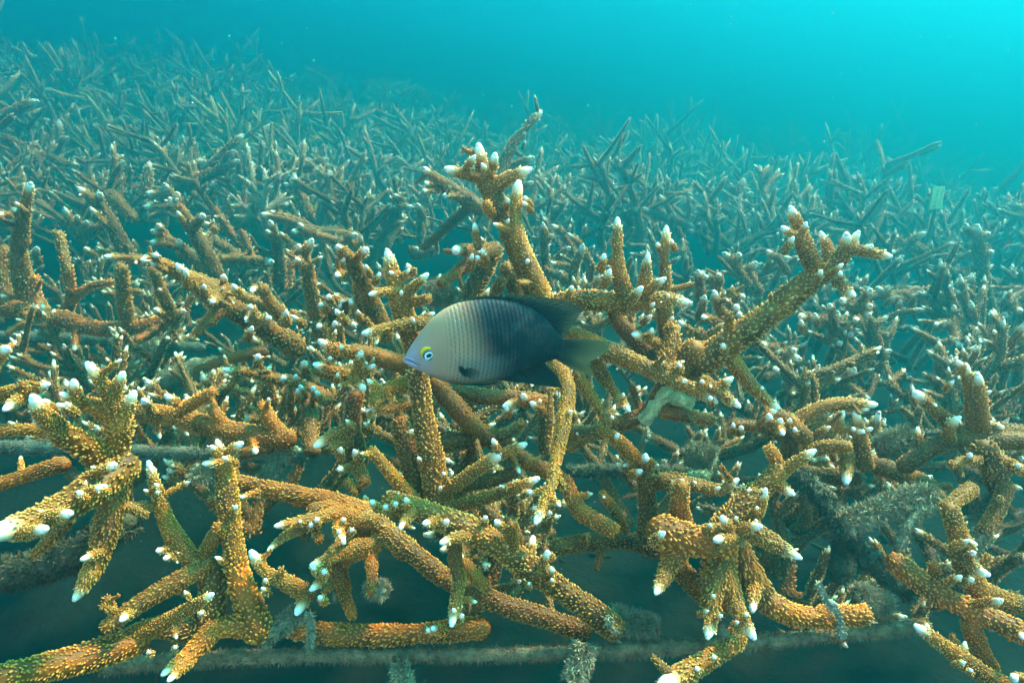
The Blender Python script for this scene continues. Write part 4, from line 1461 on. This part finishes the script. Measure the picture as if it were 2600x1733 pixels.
# corals filling the shade between the near colonies, rooted lower down
rngg = random.Random(4242)
spots = [(-.62, .95), (-.40, .86), (-.22, .97), (-.05, .84), (.10, .96), (.26, .86), (.42, .98), (.55, .84), (.70, .95), (-.30, .72), (.02, .70), (.20, .73), (.38, .72), (-.12, .78), (.62, .74), (-.52, .78), (.30, .64), (-.02, .62), (.48, .62)]
yy = 1.02
while yy < 2.65:
    xx = -.8 * yy - .1
    while xx < .8 * yy + .1:
        spots.append((xx + rngg.uniform(-.08, .08), yy + rngg.uniform(-.07, .07))); xx += .24 + .10 * yy
    yy += .28
for i, (x, y) in enumerate(spots):
    z = -.515 - .05 * (1.0 < y < 1.9) + .03 * rngg.random() - .02 * (y < .75) - .15 * max(0, y - 1)
    ms = rngg.choice(MID); sc = rngg.uniform(.75, .95) * max(1, .55 + .45 * y)
    r = empty('staghorn_coral', (x, y, z)); r.rotation_euler = (rngg.uniform(-.2, .2), rngg.uniform(-.2, .2), rngg.uniform(0, 6.28)); r.scale = (sc,) * 3
    tag(r, None, 'coral', 'shaded corals low between the near frames'); place_later(r, 'dim low staghorn coral')
    v = rngg.uniform(.5, .8)  # darkened tint paints in the shade down between the colonies
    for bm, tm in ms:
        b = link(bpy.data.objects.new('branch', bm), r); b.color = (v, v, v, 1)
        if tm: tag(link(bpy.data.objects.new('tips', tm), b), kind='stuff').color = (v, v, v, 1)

label_placed()

# drifting specks
rs = np.random.default_rng(8)
g = Geo()
for i in range(700):
    d = rs.uniform(.35, 4.5); p = P(rs.uniform(0, 2600), rs.uniform(0, 1500), d); s = rs.uniform(.00025, .0010) * (0.5 + .7 * d)
    o8 = np.array(((1, 0, 0), (-1, 0, 0), (0, 1, 0), (0, -1, 0), (0, 0, 1), (0, 0, -1.0))) * s
    g.add(p + o8, [[0, 2, 4], [2, 1, 4], [1, 3, 4], [3, 0, 4], [2, 0, 5], [1, 2, 5], [3, 1, 5], [0, 3, 5]])
M_SNOW = simple_mat('drifting_silt', (0.62, 0.60, 0.5), (0.4, 0.42, 0.35))
tag(link(bpy.data.objects.new('suspended_debris', g.mesh('suspended_debris', M_SNOW))), 'pale specks of silt drifting in the water', 'debris', kind='stuff')

rr = np.random.default_rng(99)
g = Geo()
for i in range(420):
    yy = rr.uniform(.15, 1.7); xx = rr.uniform(-.75 * yy - .3, .75 * yy + .3)
    zz = float(reef_z(xx, yy)) - .36
    ln = rr.uniform(.008, .03); a = rr.uniform(0, 6.28)
    dv = np.array((math.cos(a), math.sin(a), rr.uniform(-.2, .3)))
    p0 = np.array((xx, yy, zz - .002))
    t_, c, r = rough_tube([p0, p0 + dv * ln * .5, p0 + dv * ln], rr.uniform(.003, .007), rr.uniform(.002, .005), 7000 + i, sides=6, lump=.25, step=1.6)
    g.merge(t_)
M_RUB = simple_mat('silted_rubble', (0.030, 0.030, 0.018), (0.012, 0.013, 0.008), 40.0, .95, .8, .002, .1)
tag(link(bpy.data.objects.new('coral_rubble', g.mesh('coral_rubble', M_RUB))), 'dark silted coral rubble scattered on the seabed', 'rubble', kind='stuff')

print('TRIANGLES', TRI[0])

# ------------------------------------------------------------------ the damselfish
def damselfish():
    d = .385; S = 640.0 / 2353.0 * d / FPX                # metres per drawing unit (drawn side-on, head to the left)
    kz = 1.0 / math.cos(PITCH)
    origin = P(980 + 1000 * .272, 700 + 620 * .272, d)
    YAW = math.radians(6)
    cyw, syw = math.cos(YAW), math.sin(YAW)
    def L(cx, cyy, t):                                    # t: sideways, towards the camera is positive
        x, yy, z = (np.asarray(cx, float) - 1000) * S, -np.asarray(t, float) * S, -(np.asarray(cyy, float) - 620) * S * kz
        x, yy, z = np.broadcast_arrays(x, yy, z)
        return np.stack([x * cyw - yy * syw, x * syw + yy * cyw, z], -1)
    X = np.array((168, 180, 205, 250, 320, 400, 480, 560, 640, 760, 900, 1050, 1200, 1350, 1480, 1580, 1670), float)
    TOP = np.array((748, 722, 675, 612, 518, 425, 350, 298, 262, 230, 214, 218, 246, 305, 398, 520, 622), float)
    BOT = np.array((765, 790, 808, 832, 866, 908, 950, 980, 1000, 1013, 1006, 974, 930, 880, 835, 802, 792), float)
    HW = np.array((6, 16, 32, 56, 82, 106, 126, 142, 152, 156, 150, 134, 110, 84, 60, 40, 24), float)
    def prof(x, arr):
        from_x = np.interp(x, X, arr)
        return from_x
    def smooth_prof(arr, xs):
        a = np.interp(xs, X, arr)
        k = np.array((1, 4, 6, 4, 1.0)) / 16
        for _ in range(3):
            b = np.convolve(np.pad(a, 2, mode='edge'), k, 'valid'); b[:2] = a[:2]; b[-2:] = a[-2:]; a = b
        return a
    xs = np.concatenate([np.linspace(168, 330, 16, endpoint=False), np.linspace(330, 1670, 74)])
    top, bot, hw = smooth_prof(TOP, xs), smooth_prof(BOT, xs), smooth_prof(HW, xs)
    def side(cx, cyy):                                    # half thickness of the body at a drawn point
        t, b, h = np.interp(cx, xs, top), np.interp(cx, xs, bot), np.interp(cx, xs, hw)
        u = np.clip((np.asarray(cyy) - 0.5 * (t + b)) / (0.5 * (b - t)), -1, 1)
        return h * (1 - np.abs(u) ** 2.0) ** 0.55
    ns = 36
    a = np.linspace(0, 2 * math.pi, ns, endpoint=False)
    cz = 0.5 * (top + bot)[:, None] - 0.5 * (bot - top)[:, None] * np.sin(a)[None]
    ca = np.cos(a)
    ty = hw[:, None] * (np.sign(ca) * np.abs(ca) ** 1.1)[None]
    cxx = np.repeat(xs[:, None], ns, 1)
    v = L(cxx, cz, ty).reshape(-1, 3)
    n = len(xs)
    i = np.arange(n - 1)[:, None] * ns; j = np.arange(ns)[None]; k = (j + 1) % ns
    q = np.stack([i + j, i + k, i + ns + k, i + ns + j], -1).reshape(-1, 4)
    f = np.vstack([q[:, [0, 2, 1]], q[:, [0, 3, 2]]])
    v = np.vstack([v, L(162, 758, 0)[None], L(1672, 705, 0)[None]])
    jj = np.arange(ns); kk = (jj + 1) % ns
    f = np.vstack([f, np.stack([jj, kk, np.full(ns, n * ns)], 1), np.stack([(n - 1) * ns + kk, (n - 1) * ns + jj, np.full(ns, n * ns + 1)], 1)])
    g = Geo(); g.add(v, f, fx=np.concatenate([cxx.ravel(), [162, 1672]]) / 1000, fz=np.concatenate([cz.ravel(), [758, 705]]) / 1000)

    # skin: pinkish tan front, blue-black rear, rows of scales
    m, nt, out = new_mat('damselfish_skin'); N = NT(nt)
    fx, fz = N.attr('fx'), N.attr('fz')
    nz = N.noise(260.0, 3.0, vec=N.pos())
    wob = N.math('MULTIPLY', N.math('SUBTRACT', nz, .5), .05)
    bend = N.math('MULTIPLY', N.math('POWER', N.math('ABSOLUTE', N.math('SUBTRACT', fz, .62)), 2.0), .35)
    row = N.math('ADD', N.math('ADD', fx, bend), N.math('MULTIPLY', wob, .12))
    stripe = N.math('SINE', N.math('MULTIPLY', row, 2 * math.pi / .0385))
    half = N.math('MULTIPLY', N.math('GREATER_THAN', N.math('SINE', N.math('MULTIPLY', row, math.pi / .0385)), 0.0), .5)
    cell = N.math('SINE', N.math('MULTIPLY', N.math('ADD', N.math('DIVIDE', fz, .042), half), 2 * math.pi))
    scale_h = N.math('MULTIPLY', N.math('ADD', N.math('MULTIPLY', stripe, .85), N.math('MULTIPLY', cell, .22)), 1.0)
    gate = N.math('MULTIPLY', N.maprange(fx, .50, .66, 0, 1, True), N.maprange(fz, .99, .90, 0, 1, True))
    thr = N.math('SUBTRACT', fx, N.math('MULTIPLY', N.math('SUBTRACT', fz, .25), .36))
    thr = N.math('ADD', thr, wob)
    dark = N.maprange(thr, .56, .92, 0, 1, True)
    front = N.mix(N.maprange(fz, .56, .76, 0, 1, True), (0.52, 0.24, 0.11), (0.46, 0.25, 0.14))
    cool = N.math('MULTIPLY', N.maprange(fx, .50, .22, 0, 1, True), N.maprange(fz, .50, .78, .25, 1, True))
    front = N.mix(cool, front, (0.42, 0.30, 0.31))
    belly = N.maprange(fz, .84, 1.0, 0, 1, True)
    front = N.mix(belly, front, (0.09, 0.07, 0.04))
    col = N.mix(dark, front, (0.003, 0.006, 0.010))
    mid = N.math('MULTIPLY', N.maprange(fx, .62, .72, 0, 1, True), N.maprange(fx, 1.25, .95, 0, 1, True))
    mid = N.math('MULTIPLY', mid, N.math('MULTIPLY', N.maprange(fz, .66, .78, 0, 1, True), N.maprange(fz, 1.0, .86, 0, 1, True)))
    col = N.mix(N.math('MULTIPLY', mid, .55), col, (0.10, 0.135, 0.115))
    blot = N.noise(110.0, 3.0, vec=N.pos())
    front = N.mix(N.maprange(blot, .45, .75, 0, .0), front, (0.30, 0.20, 0.12))
    col = N.mix(N.maprange(blot, .5, .75, 0, .22), col, (0.20, 0.15, 0.10))
    light = N.math('MULTIPLY', N.math('MULTIPLY', N.maprange(scale_h, .1, 1.0), gate), N.maprange(blot, .35, .65, .35, 1.0))
    col = N.mix(N.math('MULTIPLY', light, N.maprange(fx, 1.45, .75, .02, .26)), col, (0.22, 0.23, 0.19))
    col = N.mix(N.math('MULTIPLY', N.math('MULTIPLY', N.maprange(scale_h, -.2, -.9), gate), .5), col, (0.012, 0.018, 0.020))
    # the black spot at the root of the pectoral fin
    sx = N.math('DIVIDE', N.math('SUBTRACT', fx, .712), .042); sz = N.math('DIVIDE', N.math('SUBTRACT', N.math('SUBTRACT', fz, .838), N.math('MULTIPLY', N.math('SUBTRACT', fx, .712), .9)), .046)
    rad = N.math('ADD', N.math('MULTIPLY', sx, sx), N.math('MULTIPLY', sz, sz))
    col = N.mix(N.maprange(rad, 1.5, .55, 0, 1, True), col, (0.008, 0.012, 0.010))
    specks = N.maprange(N.noise(1500.0, 1.0, vec=N.pos()), .70, .80)
    col = N.mix(N.math('MULTIPLY', specks, .40), col, (0.35, 0.42, 0.42))
    b = N.bsdf(col, N.maprange(dark, 0, 1, .5, .62), 0.22, N.bump(N.math('MULTIPLY', scale_h, gate), 0.22, 0.0004))
    nt.links.new(b.outputs[0], out.inputs['Surface'])

    root = empty('damselfish', origin)
    tag(root, 'tan-headed damselfish with a blue-black rear and yellow-lidded eye, swimming left over the coral', 'fish')
    body = link(bpy.data.objects.new('body', g.mesh('body', m)), root)

    def flat(name, col, rough=.5, spec=.4, alpha=None, **kw):
        mm, t, o_ = new_mat(name); NN = NT(t)
        bb = NN.bsdf(col, rough, spec, **kw)
        t.links.new(bb.outputs[0], o_.inputs['Surface']); return mm
    # fins: a sheet between the body and the outer edge, fanned by rays
    def fin_mat(name, base_c, edge_c, clear0, clear1, rays):
        mm, t, o_ = new_mat(name); NN = NT(t)
        u, w = NN.attr('fu'), NN.attr('fw')
        ray = NN.math('SINE', NN.math('MULTIPLY', u, rays * 2 * math.pi))
        c = NN.mix(NN.maprange(w, .15, .95, 0, 1, True), base_c, edge_c)
        c = NN.mix(NN.maprange(ray, .0, 1, 0, .75), c, tuple(x * .3 for x in edge_c))
        bb = NN.bsdf(c, .55, .3, NN.bump(ray, .5, .0004))
        tl = NN.n('ShaderNodeBsdfTranslucent'); t.links.new(c, tl.inputs['Color'])
        m1 = NN.n('ShaderNodeMixShader'); m1.inputs[0].default_value = .3
        t.links.new(bb.outputs[0], m1.inputs[1]); t.links.new(tl.outputs[0], m1.inputs[2])
        tr = NN.n('ShaderNodeBsdfTransparent')
        m2 = NN.n('ShaderNodeMixShader')
        t.links.new(NN.math('SUBTRACT', NN.maprange(w, .2, 1.0, clear0, clear1, True), NN.maprange(ray, .0, 1.0, 0, clear1 * .45), clamp=True), m2.inputs[0])
        t.links.new(m1.outputs[0], m2.inputs[1]); t.links.new(tr.outputs[0], m2.inputs[2])
        t.links.new(m2.outputs[0], o_.inputs['Surface']); return mm
    def fin(name, base, outer, mat, rows=9, cols=70, lift=0.0, curve=14.0, t0=0.0, th=2.0):
        base, outer = np.array(base, float), np.array(outer, float)
        def re(p):
            s = np.concatenate([[0], np.cumsum(np.linalg.norm(np.diff(p, axis=0), axis=1))]); s /= s[-1]
            return s
        sb = np.linspace(0, 1, len(base))
        u = np.linspace(0, 1, cols)
        B = np.stack([np.interp(u, sb, base[:, k]) for k in (0, 1)], 1); O = np.stack([np.interp(u, sb, outer[:, k]) for k in (0, 1)], 1)
        w = np.linspace(0, 1, rows)
        pts = B[:, None] * (1 - w)[None, :, None] + O[:, None] * w[None, :, None]
        tt = t0 + lift * w[None] ** 1.2 + curve * np.sin(u * 5.0)[:, None] * w[None] ** 1.5 + 1.6 * np.sin(u * 190)[:, None] * w[None]
        vf = L(pts[..., 0], pts[..., 1], tt + th * (1.2 - w)[None]).reshape(-1, 3); vb = L(pts[..., 0], pts[..., 1], tt - th * (1.2 - w)[None]).reshape(-1, 3)
        i = np.arange(cols - 1)[:, None] * rows; j = np.arange(rows - 1)[None]
        q = np.stack([i + j, i + j + 1, i + rows + j + 1, i + rows + j], -1).reshape(-1, 4)
        fr = np.vstack([q[:, [0, 1, 2]], q[:, [0, 2, 3]]])
        gg = Geo(); fu = np.repeat(u, rows); fw = np.tile(w, cols)
        nn = len(vf)
        loop = np.concatenate([np.arange(cols) * rows + rows - 1])
        edge = np.vstack([np.stack([loop[:-1], loop[1:], loop[1:] + nn], 1), np.stack([loop[:-1], loop[1:] + nn, loop[:-1] + nn], 1)])
        gg.add(np.vstack([vf, vb]), np.vstack([fr, fr[:, ::-1] + nn, edge]), fu=np.tile(fu, 2), fw=np.tile(fw, 2))
        return link(bpy.data.objects.new(name, gg.mesh(name, mat)), root)
    NAVY, OLIVE = (0.004, 0.008, 0.011), (0.22, 0.20, 0.07)
    fin('dorsal_fin', [(690, 262), (760, 240), (900, 224), (1050, 230), (1150, 248), (1250, 278), (1330, 312), (1400, 352), (1450, 392), (1490, 424), (1530, 470), (1560, 505), (1590, 545), (1640, 612)],
        [(700, 240), (780, 213), (910, 190), (1060, 183), (1210, 190), (1360, 203), (1500, 225), (1650, 256), (1780, 302), (1852, 345), (1800, 415), (1740, 505), (1690, 575), (1655, 625)],
        fin_mat('dorsal_membrane', NAVY, (0.09, 0.095, 0.05), 0.0, .38, 26))
    fin('anal_fin', [(1040, 962), (1120, 946), (1200, 924), (1280, 898), (1350, 874), (1400, 856), (1440, 838), (1470, 822)],
        [(1046, 982), (1170, 1000), (1300, 1019), (1430, 1044), (1560, 1069), (1672, 1088), (1610, 965), (1510, 850)],
        fin_mat('anal_membrane', NAVY, (0.012, 0.016, 0.010), 0.0, .06, 18))
    fin('tail_fin', [(1600, 612), (1612, 632), (1620, 655), (1625, 680), (1625, 705), (1622, 725), (1618, 745), (1612, 762), (1605, 778), (1590, 795)],
        [(1900, 622), (2030, 640), (2105, 692), (2075, 752), (1975, 812), (1890, 852), (1955, 930), (1998, 992), (1900, 964), (1750, 906)],
        fin_mat('tail_membrane', (0.012, 0.018, 0.014), OLIVE, 0.0, .25, 22), rows=14)
    fin('pelvic_fin', [(640, 990), (670, 996), (700, 1000), (740, 1002)], [(880, 1010), (960, 1006), (1050, 992), (900, 1022)],
        fin_mat('pelvic_membrane', (0.008, 0.010, 0.008), (0.010, 0.014, 0.010), 0.0, .05, 6), t0=35, cols=24)
    bx_, bz = 715, 845
    fin('pectoral_fin', [(706, 812), (714, 826), (720, 842), (724, 858), (728, 874)], [(800, 790), (850, 815), (865, 855), (845, 895), (800, 915)],
        fin_mat('pectoral_membrane', (0.02, 0.025, 0.02), (0.16, 0.17, 0.11), .55, .95, 10), t0=float(side(715, 845)) * 1.02, lift=34, cols=40, curve=4, th=1.0)

    # eye
    ex, ez = 398.0, 678.0
    def orb(name, cx, cyy, rx, rz, depth, base, mat, parent, tilt=0.0, nu=28, nv=10):
        uu = np.linspace(0, 2 * math.pi, nu, endpoint=False); vv = np.linspace(0.0, math.pi / 2, nv)
        rr = np.sin(vv)[:, None]
        px, pz = rr * np.cos(uu)[None] * rx, rr * np.sin(uu)[None] * rz
        c, s = math.cos(tilt), math.sin(tilt)
        qx, qz = cx + px * c - pz * s, cyy + px * s + pz * c
        t = base + depth * np.cos(vv)[:, None] + 0 * qx
        vts = L(qx, qz, t).reshape(-1, 3)
        i = np.arange(nv - 1)[:, None] * nu; j = np.arange(nu)[None]; k = (j + 1) % nu
        q = np.stack([i + j, i + k, i + nu + k, i + nu + j], -1).reshape(-1, 4)
        gg = Geo(); gg.add(vts, np.vstack([q[:, [0, 1, 2]], q[:, [0, 2, 3]]]))
        return link(bpy.data.objects.new(name, gg.mesh(name, mat)), parent)
    sy = float(side(ex, ez))
    eye = orb('eye', ex + 6, ez, 58, 54, 18, sy - 6, flat('iris', (0.05, 0.11, 0.11), .25, .6), root)
    ring = orb('iris_ring', ex + 4, ez + 2, 42, 34, 14, sy + 2, flat('bright_ring', (0.80, 0.90, 0.86), .3, .5), eye, tilt=-.45)
    orb('pupil', ex + 5, ez + 1, 33, 25, 11, sy + 6.5, flat('pupil', (0.004, 0.005, 0.012), .08, .8), eye, tilt=-.45)
    orb('lower_iris', ex - 2, ez + 30, 34, 15, 9, sy + 1.5, flat('pale_iris', (0.30, 0.58, 0.54), .35, .4), eye, tilt=-.25)  # pale patch on the lower part of the eye
    th = np.linspace(math.radians(68), math.radians(205), 30)
    cr = np.stack([ex + 2 + np.cos(th) * 60, ez - 4 - np.sin(th) * 56], 1)
    cc = L(cr[:, 0], cr[:, 1], side(cr[:, 0], cr[:, 1]) + 2)
    pr = np.sin(np.linspace(.12, math.pi - .05, 30)) ** .6 * 19 * S + 1e-5
    tv, tf, *_ = tube_arrays(cc, pr, 10, True)
    gg = Geo(); gg.add(tv, tf)
    link(bpy.data.objects.new('eyelid', gg.mesh('eyelid', flat('yellow_lid', (0.95, 0.52, 0.001), .45, .3))), eye)

    # mouth, lips and gill cover
    def curve_tube(name, pts, r, mat, out=0.0):
        p = catmull(np.array([(a_, b_, 0) for a_, b_ in pts], float), 8)
        c_ = L(p[:, 0], p[:, 1], side(p[:, 0], p[:, 1]) + out)
        rr = np.sin(np.linspace(.25, math.pi - .25, len(c_))) ** .5 * r * S
        tv, tf, *_ = tube_arrays(c_, rr, 8, True); gg = Geo(); gg.add(tv, tf)
        return link(bpy.data.objects.new(name, gg.mesh(name, mat)), root)
    curve_tube('mouth', [(186, 738), (225, 744), (270, 762), (330, 786)], 4.0, flat('mouth_line', (0.09, 0.07, 0.08), .6, .2), 1)
    lipm = flat('lip', (0.40, 0.32, 0.36), .5, .3)
    curve_tube('upper_lip', [(180, 728), (230, 730), (275, 748)], 12, lipm, -3)
    curve_tube('lower_lip', [(182, 768), (225, 772), (285, 798)], 19, lipm, -6)
    curve_tube('gill_edge', [(560, 560), (625, 640), (655, 740), (645, 830), (590, 905), (520, 940)], 6, flat('gill_rim', (0.36, 0.25, 0.16), .6, .2), -1.5)  # thin skin-toned line along the edge of the gill cover
damselfish()

# ------------------------------------------------------------------ the water itself: haze
def haze():
    x0, x1, y0, y1, z0, z1 = -40.0, 40.0, -2.0, 46.0, -9.0, 3.2
    v = [(x, y, z) for x in (x0, x1) for y in (y0, y1) for z in (z0, z1)]
    f = [(0, 1, 3, 2), (4, 6, 7, 5), (0, 4, 5, 1), (2, 3, 7, 6), (0, 2, 6, 4), (1, 5, 7, 3)]
    me = bpy.data.meshes.new('haze'); me.from_pydata(v, [], f); me.update()
    m, nt, out = new_mat('turbid_water')
    pv = nt.nodes.new('ShaderNodeVolumePrincipled')
    pv.inputs['Color'].default_value = HAZE_COLOR
    pv.inputs['Density'].default_value = HAZE_DENSITY
    pv.inputs['Anisotropy'].default_value = HAZE_G
    pv.inputs['Density Attribute'].default_value = ''
    nt.links.new(pv.outputs[0], out.inputs['Volume'])
    m.cycles.homogeneous_volume = True
    me.materials.append(m)
    return tag(link(bpy.data.objects.new('haze', me)), 'blue-green turbid sea water around the coral', kind='stuff')
HAZE_COLOR = (0.015, 0.61, 0.73, 1.0)
HAZE_DENSITY = 0.42
HAZE_G = 0.85
haze()
